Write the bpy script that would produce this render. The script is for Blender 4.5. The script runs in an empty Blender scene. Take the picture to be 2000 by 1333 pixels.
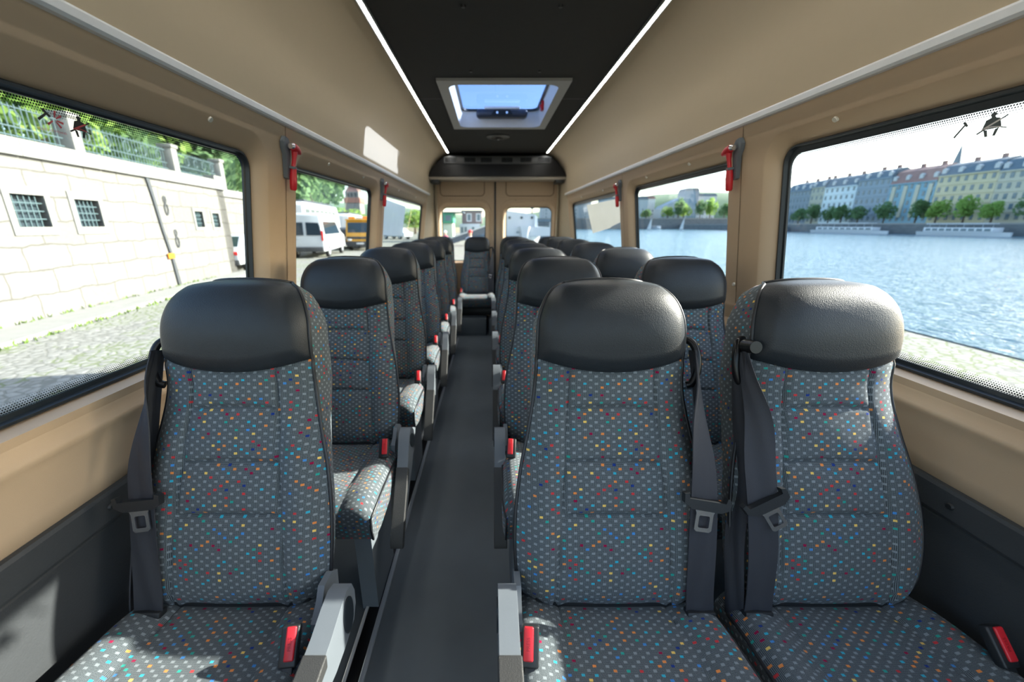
import bpy, bmesh, math, random
from mathutils import Vector, Matrix, Euler
from mathutils.geometry import tessellate_polygon
random.seed(7)
R = math.radians
sc = bpy.context.scene
COL = sc.collection

# ------------------------------------------------------------------ camera
cam_d = bpy.data.cameras.new('camera')
cam = bpy.data.objects.new('camera', cam_d); COL.objects.link(cam)
cam_d.sensor_fit = 'HORIZONTAL'; cam_d.sensor_width = 36.0
cam_d.lens = 36.0 * 760 / 2000
cam.location = (-0.09, 0.0, 1.225)
PITCH = math.atan(226.5 / 760)
cam.rotation_euler = (math.pi / 2 - PITCH, 0, 0)
cam_d.shift_x = 43 / 2000
cam_d.clip_start = 0.05; cam_d.clip_end = 3000
cam_d.dof.use_dof = True; cam_d.dof.focus_distance = 0.95; cam_d.dof.aperture_fstop = 2.5
sc.camera = cam

# ------------------------------------------------------------------ light
SUN = Vector((1.0, 0.20, 0.48)).normalized()
world = bpy.data.worlds.new('sky_world'); sc.world = world; world.use_nodes = True
wn = world.node_tree.nodes; wl = world.node_tree.links
sky = wn.new('ShaderNodeTexSky'); sky.sky_type = 'NISHITA'; sky.sun_disc = False
sky.sun_elevation = R(25); sky.sun_rotation = math.atan2(SUN.x, SUN.y)
sky.air_density = 1.0; sky.dust_density = 1.4; sky.ozone_density = 1.0
bg = wn['Background']; bg.inputs['Strength'].default_value = 0.66
wl.new(sky.outputs['Color'], bg.inputs['Color'])
sun_d = bpy.data.lights.new('sun', 'SUN'); sun_d.energy = 19.0; sun_d.angle = R(0.6); sun_d.color = (1.0, 0.93, 0.82)
sun = bpy.data.objects.new('sun', sun_d); COL.objects.link(sun)
sun.location = (30, 8, 20); sun.rotation_euler = (-SUN).to_track_quat('-Z', 'Y').to_euler()
LED_STRENGTH = 38.0
sc.view_settings.view_transform = 'Standard'; sc.view_settings.look = 'None'
sc.view_settings.exposure = 0.0; sc.view_settings.gamma = 1.0; sc.view_settings.use_curve_mapping = False
sc.cycles.use_denoising = True
sc.cycles.max_bounces = 10; sc.cycles.diffuse_bounces = 5; sc.cycles.transparent_max_bounces = 24
sc.cycles.caustics_reflective = False; sc.cycles.caustics_refractive = False
sc.cycles.sample_clamp_indirect = 8.0

# ------------------------------------------------------------------ materials
def nt(name):
    m = bpy.data.materials.new(name); m.use_nodes = True
    n = m.node_tree.nodes; l = m.node_tree.links
    return m, n, l, n['Principled BSDF']
def mth(n, l, op, a, b=None, c=None):
    q = n.new('ShaderNodeMath'); q.operation = op
    for i, v in enumerate((a, b, c)):
        if v is None: continue
        if isinstance(v, (int, float)): q.inputs[i].default_value = v
        else: l.new(v, q.inputs[i])
    return q.outputs[0]
def mixc(n, l, f, a, b):
    q = n.new('ShaderNodeMix'); q.data_type = 'RGBA'
    for i, v in ((0, f), (6, a), (7, b)):
        if isinstance(v, (int, float)): q.inputs[i].default_value = v
        elif isinstance(v, tuple): q.inputs[i].default_value = (*v, 1) if len(v) == 3 else v
        else: l.new(v, q.inputs[i])
    return q.outputs[2]
def mat(name, col, rough=0.6, metal=0.0, var=0.06, scale=30.0, bump=0.0, bscale=400.0, spec=0.5, emit=None, coat=0.0):
    m, n, l, b = nt(name)
    tc = n.new('ShaderNodeTexCoord')
    nz = n.new('ShaderNodeTexNoise'); nz.inputs['Scale'].default_value = scale; nz.inputs['Detail'].default_value = 3
    l.new(tc.outputs['Object'], nz.inputs['Vector'])
    lo = tuple(max(0, c * (1 - var)) for c in col); hi = tuple(min(1, c * (1 + var)) for c in col)
    l.new(mixc(n, l, nz.outputs['Fac'], lo, hi), b.inputs['Base Color'])
    b.inputs['Roughness'].default_value = rough; b.inputs['Metallic'].default_value = metal
    b.inputs['Specular IOR Level'].default_value = spec
    b.inputs['Coat Weight'].default_value = coat
    if bump:
        n2 = n.new('ShaderNodeTexNoise'); n2.inputs['Scale'].default_value = bscale; n2.inputs['Detail'].default_value = 2
        l.new(tc.outputs['Object'], n2.inputs['Vector'])
        bp = n.new('ShaderNodeBump'); bp.inputs['Strength'].default_value = bump; bp.inputs['Distance'].default_value = 0.002
        l.new(n2.outputs['Fac'], bp.inputs['Height']); l.new(bp.outputs['Normal'], b.inputs['Normal'])
    if emit:
        b.inputs['Emission Color'].default_value = (*emit[0], 1); b.inputs['Emission Strength'].default_value = emit[1]
    return m

def fabric_mat():
    m, n, l, b = nt('dotted_fabric')
    uv = n.new('ShaderNodeUVMap'); uv.uv_map = 'UVMap'
    sp = n.new('ShaderNodeSeparateXYZ'); l.new(uv.outputs['UV'], sp.inputs[0])
    U, V = sp.outputs[0], sp.outputs[1]
    # slight waviness of the cloth
    nz = n.new('ShaderNodeTexNoise'); nz.inputs['Scale'].default_value = 60
    l.new(uv.outputs['UV'], nz.inputs['Vector'])
    wob = mth(n, l, 'MULTIPLY', mth(n, l, 'SUBTRACT', nz.outputs['Fac'], 0.5), 0.0022)
    Uw = mth(n, l, 'ADD', U, wob); Vw = mth(n, l, 'ADD', V, wob)
    v = mth(n, l, 'DIVIDE', Vw, 0.0084); r = mth(n, l, 'FLOOR', v); fv = mth(n, l, 'FRACT', v)
    odd = mth(n, l, 'MODULO', mth(n, l, 'ADD', r, 1000), 2)
    u = mth(n, l, 'ADD', mth(n, l, 'DIVIDE', Uw, 0.0247), mth(n, l, 'MULTIPLY', odd, 0.5))
    c = mth(n, l, 'FLOOR', u); fu = mth(n, l, 'FRACT', u)
    mu = mth(n, l, 'LESS_THAN', mth(n, l, 'ABSOLUTE', mth(n, l, 'SUBTRACT', fu, 0.5)), 0.138)
    mv = mth(n, l, 'LESS_THAN', mth(n, l, 'ABSOLUTE', mth(n, l, 'SUBTRACT', fv, 0.5)), 0.285)
    dot = mth(n, l, 'MULTIPLY', mu, mv)
    cm = n.new('ShaderNodeCombineXYZ'); l.new(c, cm.inputs[0]); l.new(r, cm.inputs[1])
    wn_ = n.new('ShaderNodeTexWhiteNoise'); wn_.noise_dimensions = '2D'; l.new(cm.outputs[0], wn_.inputs['Vector'])
    rp = n.new('ShaderNodeValToRGB'); rp.color_ramp.interpolation = 'CONSTANT'
    stops = [(0, (.205, .235, .255)), (.66, (.68, .23, .06)), (.73, (.52, .04, .045)), (.775, (.03, .36, .50)), (.85, (.02, .31, .26)),
             (.885, (.05, .22, .55)), (.92, (.01, .035, .20)), (.94, (.75, .50, .12)), (.97, (.26, .005, .05))]
    e = rp.color_ramp.elements
    e[0].position = 0; e[0].color = (*stops[0][1], 1)
    e[1].position = stops[1][0]; e[1].color = (*stops[1][1], 1)
    for p, cc in stops[2:]:
        q = e.new(p); q.color = (*cc, 1)
    l.new(wn_.outputs['Value'], rp.inputs['Fac'])
    a1 = mth(n, l, 'LESS_THAN', mth(n, l, 'FRACT', mth(n, l, 'DIVIDE', U, 0.0021)), 0.62)
    a2 = mth(n, l, 'LESS_THAN', mth(n, l, 'FRACT', mth(n, l, 'DIVIDE', V, 0.00185)), 0.60)
    w = mth(n, l, 'MULTIPLY', a1, a2)
    base = mixc(n, l, w, (.018, .023, .028), (.20, .235, .255))
    col = mixc(n, l, dot, base, rp.outputs['Color'])
    l.new(col, b.inputs['Base Color'])
    b.inputs['Roughness'].default_value = 0.95; b.inputs['Specular IOR Level'].default_value = 0.15
    b.inputs['Sheen Weight'].default_value = 0.1
    bp = n.new('ShaderNodeBump'); bp.inputs['Strength'].default_value = 0.35; bp.inputs['Distance'].default_value = 0.0006
    l.new(mth(n, l, 'ADD', w, dot), bp.inputs['Height']); l.new(bp.outputs['Normal'], b.inputs['Normal'])
    return m

def leather_mat():
    m, n, l, b = nt('black_leather')
    tc = n.new('ShaderNodeTexCoord')
    vo = n.new('ShaderNodeTexVoronoi'); vo.inputs['Scale'].default_value = 520; vo.feature = 'SMOOTH_F1'
    l.new(tc.outputs['Object'], vo.inputs['Vector'])
    nz = n.new('ShaderNodeTexNoise'); nz.inputs['Scale'].default_value = 40
    l.new(tc.outputs['Object'], nz.inputs['Vector'])
    l.new(mixc(n, l, nz.outputs['Fac'], (.009, .0125, .0165), (.014, .019, .025)), b.inputs['Base Color'])
    b.inputs['Roughness'].default_value = 0.47; b.inputs['Specular IOR Level'].default_value = 0.42
    bp = n.new('ShaderNodeBump'); bp.inputs['Strength'].default_value = 0.30; bp.inputs['Distance'].default_value = 0.0012
    l.new(vo.outputs['Distance'], bp.inputs['Height']); l.new(bp.outputs['Normal'], b.inputs['Normal'])
    return m

def glass_mat(name, tint, zt=None, zb=None):
    """thin pane: tinted transparency with a little mirror; printed dot bands at top and bottom"""
    m, n, l, b = nt(name); n.remove(b)
    out = n['Material Output']
    tr = n.new('ShaderNodeBsdfTransparent'); tr.inputs[0].default_value = (*tint, 1)
    gl = n.new('ShaderNodeBsdfGlossy'); gl.inputs['Roughness'].default_value = 0.02
    lw_ = n.new('ShaderNodeLayerWeight'); lw_.inputs['Blend'].default_value = 0.5
    fr = mth(n, l, 'ADD', mth(n, l, 'MULTIPLY', mth(n, l, 'POWER', lw_.outputs['Facing'], 4.0), 0.45), 0.03)
    mx = n.new('ShaderNodeMixShader'); l.new(fr, mx.inputs[0]); l.new(tr.outputs[0], mx.inputs[1]); l.new(gl.outputs[0], mx.inputs[2])
    last = mx.outputs[0]
    if zt is not None:
        tc = n.new('ShaderNodeTexCoord'); sp = n.new('ShaderNodeSeparateXYZ'); l.new(tc.outputs['Object'], sp.inputs[0])
        Y, Z = sp.outputs[1], sp.outputs[2]
        p = 0.0046
        row = mth(n, l, 'FLOOR', mth(n, l, 'DIVIDE', Z, p))
        sh = mth(n, l, 'MULTIPLY', mth(n, l, 'MODULO', mth(n, l, 'ADD', row, 1000), 2), 0.5)
        fy = mth(n, l, 'SUBTRACT', mth(n, l, 'FRACT', mth(n, l, 'ADD', mth(n, l, 'DIVIDE', Y, p), sh)), 0.5)
        fz = mth(n, l, 'SUBTRACT', mth(n, l, 'FRACT', mth(n, l, 'DIVIDE', Z, p)), 0.5)
        d = mth(n, l, 'SQRT', mth(n, l, 'ADD', mth(n, l, 'MULTIPLY', fy, fy), mth(n, l, 'MULTIPLY', fz, fz)))
        # dot radius shrinks away from the frame
        rt = mth(n, l, 'MULTIPLY', mth(n, l, 'ADD', mth(n, l, 'SUBTRACT', Z, zt), 0.030), 16.0)
        rb = mth(n, l, 'MULTIPLY', mth(n, l, 'SUBTRACT', zb + 0.026, Z), 19.0)
        rad = mth(n, l, 'MINIMUM', mth(n, l, 'MAXIMUM', rt, rb), 0.48)
        ink = mth(n, l, 'LESS_THAN', d, rad)
        bk = n.new('ShaderNodeBsdfDiffuse'); bk.inputs[0].default_value = (.02, .024, .028, 1)
        m2 = n.new('ShaderNodeMixShader'); l.new(ink, m2.inputs[0]); l.new(last, m2.inputs[1]); l.new(bk.outputs[0], m2.inputs[2])
        last = m2.outputs[0]
    l.new(last, out.inputs['Surface'])
    return m

def film_mat(name, col, alpha):
    m, n, l, b = nt(name)
    tc = n.new('ShaderNodeTexCoord'); nz = n.new('ShaderNodeTexNoise'); nz.inputs['Scale'].default_value = 6
    l.new(tc.outputs['Object'], nz.inputs['Vector'])
    l.new(mixc(n, l, nz.outputs['Fac'], tuple(c * .93 for c in col), col), b.inputs['Base Color'])
    b.inputs['Alpha'].default_value = alpha; b.inputs['Roughness'].default_value = .4
    b.inputs['Transmission Weight'].default_value = 0.0
    return m

def reflection_mat(tf, a, c2):
    m, n, l, b = nt('painted_reflection')
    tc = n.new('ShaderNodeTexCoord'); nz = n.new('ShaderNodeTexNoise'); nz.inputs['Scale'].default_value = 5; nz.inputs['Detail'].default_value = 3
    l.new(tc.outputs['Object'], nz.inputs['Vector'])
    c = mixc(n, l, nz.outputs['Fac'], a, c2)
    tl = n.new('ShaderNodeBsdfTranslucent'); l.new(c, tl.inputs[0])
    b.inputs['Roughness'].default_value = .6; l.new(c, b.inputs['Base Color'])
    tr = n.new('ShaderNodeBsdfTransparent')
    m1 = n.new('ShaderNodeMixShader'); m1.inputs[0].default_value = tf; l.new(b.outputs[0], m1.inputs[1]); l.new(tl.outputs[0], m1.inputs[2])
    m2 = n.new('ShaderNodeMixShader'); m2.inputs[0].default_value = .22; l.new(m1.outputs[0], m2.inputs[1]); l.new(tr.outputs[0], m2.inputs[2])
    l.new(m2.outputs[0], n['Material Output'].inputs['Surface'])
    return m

def stone_mat(name, c1, c2, mortar, bw, bh, msize=.02, bump=.5):
    m, n, l, b = nt(name)
    uv = n.new('ShaderNodeUVMap'); uv.uv_map = 'UVMap'
    nz = n.new('ShaderNodeTexNoise'); nz.inputs['Scale'].default_value = 2.2; nz.inputs['Detail'].default_value = 3
    l.new(uv.outputs['UV'], nz.inputs['Vector'])
    add = n.new('ShaderNodeVectorMath'); add.operation = 'MULTIPLY_ADD'
    l.new(nz.outputs['Color'], add.inputs[0]); add.inputs[1].default_value = (.16, .16, 0); l.new(uv.outputs['UV'], add.inputs[2])
    br = n.new('ShaderNodeTexBrick'); l.new(add.outputs[0], br.inputs['Vector'])
    br.inputs['Color1'].default_value = (*c1, 1); br.inputs['Color2'].default_value = (*c2, 1); br.inputs['Mortar'].default_value = (*mortar, 1)
    br.inputs['Scale'].default_value = 1; br.inputs['Mortar Size'].default_value = msize; br.inputs['Mortar Smooth'].default_value = .6
    br.inputs['Brick Width'].default_value = bw; br.inputs['Row Height'].default_value = bh
    n2 = n.new('ShaderNodeTexNoise'); n2.inputs['Scale'].default_value = 9; n2.inputs['Detail'].default_value = 5
    l.new(uv.outputs['UV'], n2.inputs['Vector'])
    l.new(mixc(n, l, mth(n, l, 'MULTIPLY', n2.outputs['Fac'], .55), br.outputs['Color'], mortar), b.inputs['Base Color'])
    b.inputs['Roughness'].default_value = .95; b.inputs['Specular IOR Level'].default_value = .1
    bp = n.new('ShaderNodeBump'); bp.inputs['Strength'].default_value = bump; bp.inputs['Distance'].default_value = .03
    l.new(mth(n, l, 'SUBTRACT', n2.outputs['Fac'], br.outputs['Fac']), bp.inputs['Height']); l.new(bp.outputs['Normal'], b.inputs['Normal'])
    return m

def ground_mat():
    m, n, l, b = nt('cobbled_ground')
    tc = n.new('ShaderNodeTexCoord')
    vo = n.new('ShaderNodeTexVoronoi'); vo.inputs['Scale'].default_value = 7.5; vo.feature = 'DISTANCE_TO_EDGE'
    l.new(tc.outputs['Object'], vo.inputs['Vector'])
    v2 = n.new('ShaderNodeTexVoronoi'); v2.inputs['Scale'].default_value = 7.5
    l.new(tc.outputs['Object'], v2.inputs['Vector'])
    nz = n.new('ShaderNodeTexNoise'); nz.inputs['Scale'].default_value = .9; nz.inputs['Detail'].default_value = 4
    l.new(tc.outputs['Object'], nz.inputs['Vector'])
    stone = mixc(n, l, v2.outputs['Color'], (.225, .222, .205), (.29, .286, .265))
    gap = mth(n, l, 'LESS_THAN', vo.outputs['Distance'], .10)
    patch = mth(n, l, 'MULTIPLY', gap, mth(n, l, 'GREATER_THAN', nz.outputs['Fac'], .50))
    c1 = mixc(n, l, mth(n, l, 'MULTIPLY', gap, .55), stone, (.12, .12, .10))
    l.new(mixc(n, l, mth(n, l, 'MULTIPLY', patch, .5), c1, (.15, .19, .07)), b.inputs['Base Color'])
    b.inputs['Roughness'].default_value = .95; b.inputs['Specular IOR Level'].default_value = .1
    bp = n.new('ShaderNodeBump'); bp.inputs['Strength'].default_value = .5; bp.inputs['Distance'].default_value = .03
    l.new(vo.outputs['Distance'], bp.inputs['Height']); l.new(bp.outputs['Normal'], b.inputs['Normal'])
    return m

def water_mat():
    m, n, l, b = nt('river_water')
    tc = n.new('ShaderNodeTexCoord')
    mp = n.new('ShaderNodeMapping'); mp.inputs['Scale'].default_value = (1.6, .55, 1)
    l.new(tc.outputs['Object'], mp.inputs['Vector'])
    nz = n.new('ShaderNodeTexNoise'); nz.inputs['Scale'].default_value = 1.0; nz.inputs['Detail'].default_value = 3; nz.inputs['Roughness'].default_value = .55
    l.new(mp.outputs[0], nz.inputs['Vector'])
    b.inputs['Base Color'].default_value = (.06, .14, .18, 1); b.inputs['Roughness'].default_value = .15
    b.inputs['Specular IOR Level'].default_value = .35
    bp = n.new('ShaderNodeBump'); bp.inputs['Strength'].default_value = 1.0; bp.inputs['Distance'].default_value = .55
    l.new(nz.outputs['Fac'], bp.inputs['Height']); l.new(bp.outputs['Normal'], b.inputs['Normal'])
    return m

def leaf_mat(name, a, c):
    m, n, l, b = nt(name)
    oi = n.new('ShaderNodeTexCoord'); nz = n.new('ShaderNodeTexNoise'); nz.inputs['Scale'].default_value = 1.3
    l.new(oi.outputs['Object'], nz.inputs['Vector'])
    l.new(mixc(n, l, nz.outputs['Fac'], a, c), b.inputs['Base Color'])
    b.inputs['Roughness'].default_value = .7; b.inputs['Specular IOR Level'].default_value = .2
    tl = n.new('ShaderNodeBsdfTranslucent'); tl.inputs[0].default_value = (*tuple(min(1, x * 1.3) for x in c), 1)
    mx = n.new('ShaderNodeMixShader'); mx.inputs[0].default_value = .4
    l.new(b.outputs[0], mx.inputs[1]); l.new(tl.outputs[0], mx.inputs[2]); l.new(mx.outputs[0], n['Material Output'].inputs['Surface'])
    return m

M = dict(
    fabric=fabric_mat(), leather=leather_mat(),
    piping=mat('black_piping', (.012, .013, .016), .45),
    beige=mat('beige_wall_vinyl', (.53, .39, .26), .55, bump=.12, bscale=900, var=.02, spec=.35),
    liner=mat('beige_headliner', (.50, .41, .29), .75, bump=.15, bscale=1500, var=.02, spec=.2),
    seam=mat('seam_brown', (.13, .085, .05), .8),
    dark_liner=mat('anthracite_headliner', (.048, .048, .047), .9, bump=.3, bscale=1500, spec=.2),
    black=mat('black_plastic', (.014, .016, .018), .42, bump=.15, bscale=700),
    gloss_black=mat('gloss_black', (.006, .006, .007), .28, spec=.3),
    panel=mat('black_wall_panel', (.040, .044, .048), .55, bump=.3, bscale=260),
    rubber=mat('window_rubber', (.012, .018, .024), .35),
    floor=mat('anthracite_floor', (.115, .135, .148), .6, var=.12, scale=8, bump=.2, bscale=900),
    grey=mat('grey_plastic', (.135, .155, .175), .45, bump=.08, bscale=900),
    lightgrey=mat('light_grey_plastic', (.55, .56, .57), .45),
    white=mat('white_plastic', (.78, .79, .80), .4),
    alu=mat('brushed_aluminium', (.55, .57, .58), .35, metal=.8),
    steel=mat('polished_steel', (.75, .76, .80), .22, metal=1.0),
    belt=mat('belt_webbing', (.026, .028, .036), .62, bump=.5, bscale=1400),
    red=mat('red_plastic', (.62, .02, .03), .35),
    red_dark=mat('red_mark', (.30, .008, .012), .5),
    led=mat('led_diffuser', (.9, .9, .9), .5, emit=((1.0, .985, .93), LED_STRENGTH)),
    lever=mat('white_button', (.75, .70, .6), .4),
    ventgrey=mat('vent_grey', (.085, .087, .09), .4),
    pad=mat('armrest_pad', (.035, .036, .036), .5, bump=.4, bscale=500),
    glass=glass_mat('tinted_glass', (.86, .93, .93), 1.445, .886), glass_right=glass_mat('tinted_glass_right', (.88, .93, .93), 1.450, .886),
    clear=glass_mat('clear_glass', (.93, .95, .95)),
    roofglass=glass_mat('hatch_glass', (.27, .36, .56)),
    film=reflection_mat(.8, (.74, .78, .80), (.88, .92, .94)), reflection_right=reflection_mat(.30, (.42, .43, .41), (.52, .53, .51)),  # sheets painting window reflections, right one darker to offset its stronger light
    sticker=film_mat('clear_sticker', (.75, .80, .80), .16),
    ink=mat('black_ink', (.015, .016, .018), .5), inkgrey=mat('grey_ink', (.10, .12, .125), .5), inkred=mat('red_ink', (.65, .10, .12), .5),
    inkpink=mat('pale_ink', (.92, .86, .85), .5),
)
# ------------------------------------------------------------------ mesh builder
class MB:
    def __init__(s): s.v = []; s.f = []; s.m = []; s.u = []
    def add(s, vs, fs, m=0, uv='box'):
        o = len(s.v); s.v += [tuple(p) for p in vs]
        for f in fs: s.f.append([o + i for i in f]); s.m.append(m); s.u.append(uv)
        return s
    def box(s, x0, x1, y0, y1, z0, z1, m=0, r=0.0, seg=2, mtx=None):
        bm = bmesh.new(); bmesh.ops.create_cube(bm, size=1)
        for v in bm.verts:
            v.co = ((x0 + x1) / 2 + v.co.x * (x1 - x0), (y0 + y1) / 2 + v.co.y * (y1 - y0), (z0 + z1) / 2 + v.co.z * (z1 - z0))
        if r > 0: bmesh.ops.bevel(bm, geom=bm.edges[:], offset=r, segments=seg, profile=.5, affect='EDGES')
        return s.bm(bm, m, mtx)
    def bm(s, bm, m=0, mtx=None):
        bm.verts.index_update()
        vs = [(mtx @ v.co) if mtx else v.co.copy() for v in bm.verts]
        s.add(vs, [[v.index for v in f.verts] for f in bm.faces], m); bm.free(); return s
    def grid(s, rows, m=0, uv='box', close=False):
        nr, nc = len(rows), len(rows[0]); fs = []
        for i in range(nr - 1):
            for j in range(nc if close else nc - 1):
                k = (j + 1) % nc
                fs.append([i * nc + j, i * nc + k, (i + 1) * nc + k, (i + 1) * nc + j])
        return s.add([p for r in rows for p in r], fs, m, uv)
    def cap(s, ring, m=0, flip=False):
        n = len(ring); return s.add(ring, [list(range(n))[::-1] if flip else list(range(n))], m)
    def tube(s, pts, r, n=8, m=0, closed=False):
        pts = [Vector(p) for p in pts]; N = len(pts); rows = []
        up = None
        for i, p in enumerate(pts):
            a = pts[i - 1] if (i or closed) else p; b = pts[(i + 1) % N] if (i < N - 1 or closed) else p
            t = (b - a).normalized()
            if up is None: up = t.orthogonal().normalized()
            up = (up - t * up.dot(t)).normalized(); w = t.cross(up)
            rr = r[i] if isinstance(r, (list, tuple)) else r
            rows.append([p + (up * math.cos(q) + w * math.sin(q)) * rr for q in (2 * math.pi * k / n for k in range(n))])
        if closed: rows.append(rows[0])
        s.grid(rows, m, close=True)
        if not closed: s.cap(rows[0], m, True); s.cap(rows[-1], m)
        return s
    def cyl(s, p0, p1, r0, r1=None, n=20, m=0):
        return s.tube([p0, p1], [r0, r0 if r1 is None else r1], n, m)
    def ribbon(s, pts, dirs, hw, t=.0015, m=0, nacross=4, wav=0.0):
        """strap: centre points, width directions, half widths; thin but solid"""
        rows = []; N = len(pts); P = [Vector(p) for p in pts]
        for i in range(N):
            tg = (P[min(i + 1, N - 1)] - P[max(i - 1, 0)]).normalized(); d = Vector(dirs[i]).normalized()
            nn = tg.cross(d).normalized(); h = hw[i] if isinstance(hw, (list, tuple)) else hw
            front = []; back = []
            for k in range(nacross + 1):
                q = -1 + 2 * k / nacross
                off = nn * (wav * math.cos(q * 4.2 + i * .25))
                front.append(P[i] + d * (h * q) + off + nn * t); back.append(P[i] + d * (h * q) + off - nn * t)
            rows.append(front + back[::-1])
        s.grid(rows, m, close=True); s.cap(rows[0], m, True); s.cap(rows[-1], m); return s
    def prism(s, loops, fn, a, b, m=0, sides=True):
        """loops: outer + holes in 2D; fn(p,q,t)->3D with t=a or b"""
        L = [[Vector((p[0], p[1], 0)) for p in lp] for lp in loops]
        tr = tessellate_polygon(L); flat = [p for lp in loops for p in lp]
        s.add([fn(p[0], p[1], a) for p in flat], [list(t) for t in tr], m)
        if b is not None:
            s.add([fn(p[0], p[1], b) for p in flat], [list(t)[::-1] for t in tr], m)
            if sides:
                for lp in loops:
                    n = len(lp)
                    s.add([fn(p[0], p[1], a) for p in lp] + [fn(p[0], p[1], b) for p in lp], [[i, (i + 1) % n, n + (i + 1) % n, n + i] for i in range(n)], m)
        return s
    def text(s, txt, size, mtx, m=0, extrude=.0004):
        cu = bpy.data.curves.new('lettering', 'FONT'); cu.body = txt; cu.size = size; cu.align_x = 'CENTER'; cu.align_y = 'CENTER'; cu.extrude = extrude
        cu.resolution_u = 3
        o = bpy.data.objects.new('lettering', cu); me = bpy.data.meshes.new_from_object(o)
        s.add([mtx @ v.co for v in me.vertices], [list(p.vertices) for p in me.polygons], m)
        bpy.data.objects.remove(o); bpy.data.curves.remove(cu); bpy.data.meshes.remove(me); return s
    def mesh(s, name, mats, smooth=38, weld=True, outward=True):
        me = bpy.data.meshes.new(name); me.from_pydata(s.v, [], s.f)
        me.polygons.foreach_set('material_index', s.m)
        uvl = me.uv_layers.new(name='UVMap')
        for p, mode in zip(me.polygons, s.u):
            if mode == 'box':
                nx, ny, nz = (abs(q) for q in p.normal); mode = 'yz' if nx >= ny and nx >= nz else ('xz' if ny >= nz else 'xy')
            a, b = {'yz': (1, 2), 'xz': (0, 2), 'xy': (0, 1)}[mode]
            for li in p.loop_indices:
                co = me.vertices[me.loops[li].vertex_index].co; uvl.data[li].uv = (co[a], co[b])
        if weld:
            bm = bmesh.new(); bm.from_mesh(me); bmesh.ops.remove_doubles(bm, verts=bm.verts, dist=1e-5)
            if outward: bmesh.ops.recalc_face_normals(bm, faces=bm.faces)
            bm.to_mesh(me); bm.free()
        for k in (mats if isinstance(mats, (list, tuple)) else [mats]): me.materials.append(k)
        if smooth:
            me.polygons.foreach_set('use_smooth', [True] * len(me.polygons)); me.set_sharp_from_angle(angle=R(smooth))
        me.update(); return me
    def obj(s, name, mats, parent=None, loc=(0, 0, 0), rot=(0, 0, 0), **k):
        o = bpy.data.objects.new(name, s.mesh(name, mats, **k)); COL.objects.link(o)
        o.location = loc; o.rotation_euler = rot
        if parent: o.parent = parent
        return o

def empty(name, loc=(0, 0, 0), rz=0.0):
    o = bpy.data.objects.new(name, None); COL.objects.link(o); o.location = loc; o.rotation_euler = (0, 0, rz)
    o.empty_display_size = .1; return o
def tag(o, label, cat, group=None, kind=None):
    o['label'] = label; o['category'] = cat
    if group: o['group'] = group
    if kind: o['kind'] = kind
    return o
def struct(o, label=None):
    o['kind'] = 'structure'
    if label: o['label'] = label
    return o
KIDS = {}
def copy_tree(o, parent=None):
    c = o.copy(); COL.objects.link(c)
    if parent: c.parent = parent
    for ch in [q for q in o.children]: copy_tree(ch, c)
    return c
def rrect(a0, a1, b0, b1, r, n=6):
    pts = []
    for cx, cy, q0 in ((a1 - r, b1 - r, 0), (a0 + r, b1 - r, 90), (a0 + r, b0 + r, 180), (a1 - r, b0 + r, 270)):
        for k in range(n + 1):
            q = R(q0 + 90 * k / n); pts.append((cx + r * math.cos(q), cy + r * math.sin(q)))
    return pts
def interp(tab, x):
    if x <= tab[0][0]: return tab[0][1]
    for (a, fa), (b, fb) in zip(tab, tab[1:]):
        if x <= b:
            t = (x - a) / (b - a); return fa + (fb - fa) * t
    return tab[-1][1]
def hermite(tab, x):
    n = len(tab)
    if x <= tab[0][0]: return tab[0][1]
    if x >= tab[-1][0]: return tab[-1][1]
    def tan(i):
        a, b = tab[max(i - 1, 0)], tab[min(i + 1, n - 1)]
        return (b[1] - a[1]) / (b[0] - a[0])
    for i in range(n - 1):
        (a, fa), (b, fb) = tab[i], tab[i + 1]
        if x <= b:
            h_ = b - a; t = (x - a) / h_; t2 = t * t; t3 = t2 * t
            return fa * (2 * t3 - 3 * t2 + 1) + h_ * tan(i) * (t3 - 2 * t2 + t) + fb * (3 * t2 - 2 * t3) + h_ * tan(i + 1) * (t3 - t2)
def sstep(x): x = max(0, min(1, x)); return x * x * (3 - 2 * x)

# ================================================================== BUS SHELL
Y0, Y1, YD = -1.6, 5.02, 5.35
WT = [(0, .945), (.84, .945), (1.225, .8925), (1.58, .844), (1.8, .838)]
def W(z): return interp(WT, z)
fl = MB().box(-.96, .96, Y0, 5.42, -.06, 0).obj('floor', M['floor'], smooth=0); struct(fl)
# ceiling with the hatch opening
HX0, HX1, HY0, HY1 = -.345, .335, 2.70, 3.775
hole = rrect(HX0, HX1, HY0, HY1, .07)
ce = MB().prism([[(-.592, Y0), (.592, Y0), (.592, 5.42), (-.592, 5.42)], hole], lambda p, q, t: (p, q, t), 2.055, 2.08)
ce.add([(-.58, 3.028, 2.0545), (-.405, 3.028, 2.0545), (-.405, 3.034, 2.0545), (-.58, 3.034, 2.0545)], [[0, 1, 2, 3]], 1)
ce.add([(.395, 3.028, 2.0545), (.58, 3.028, 2.0545), (.58, 3.034, 2.0545), (.395, 3.034, 2.0545)], [[0, 1, 2, 3]], 1)
ceo = ce.obj('ceiling', [M['dark_liner'], mat('headliner_seam', (.16, .16, .16), .8)], smooth=0); struct(ceo)
for (x, y) in ((-.195, 1.845), (.188, 1.845), (-.196, 2.522), (.188, 2.522)):
    MB().cyl((x, y, 2.047), (x, y, 2.056), .008, .010, 12).obj('screw_cap', M['black'], ceo)

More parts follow.
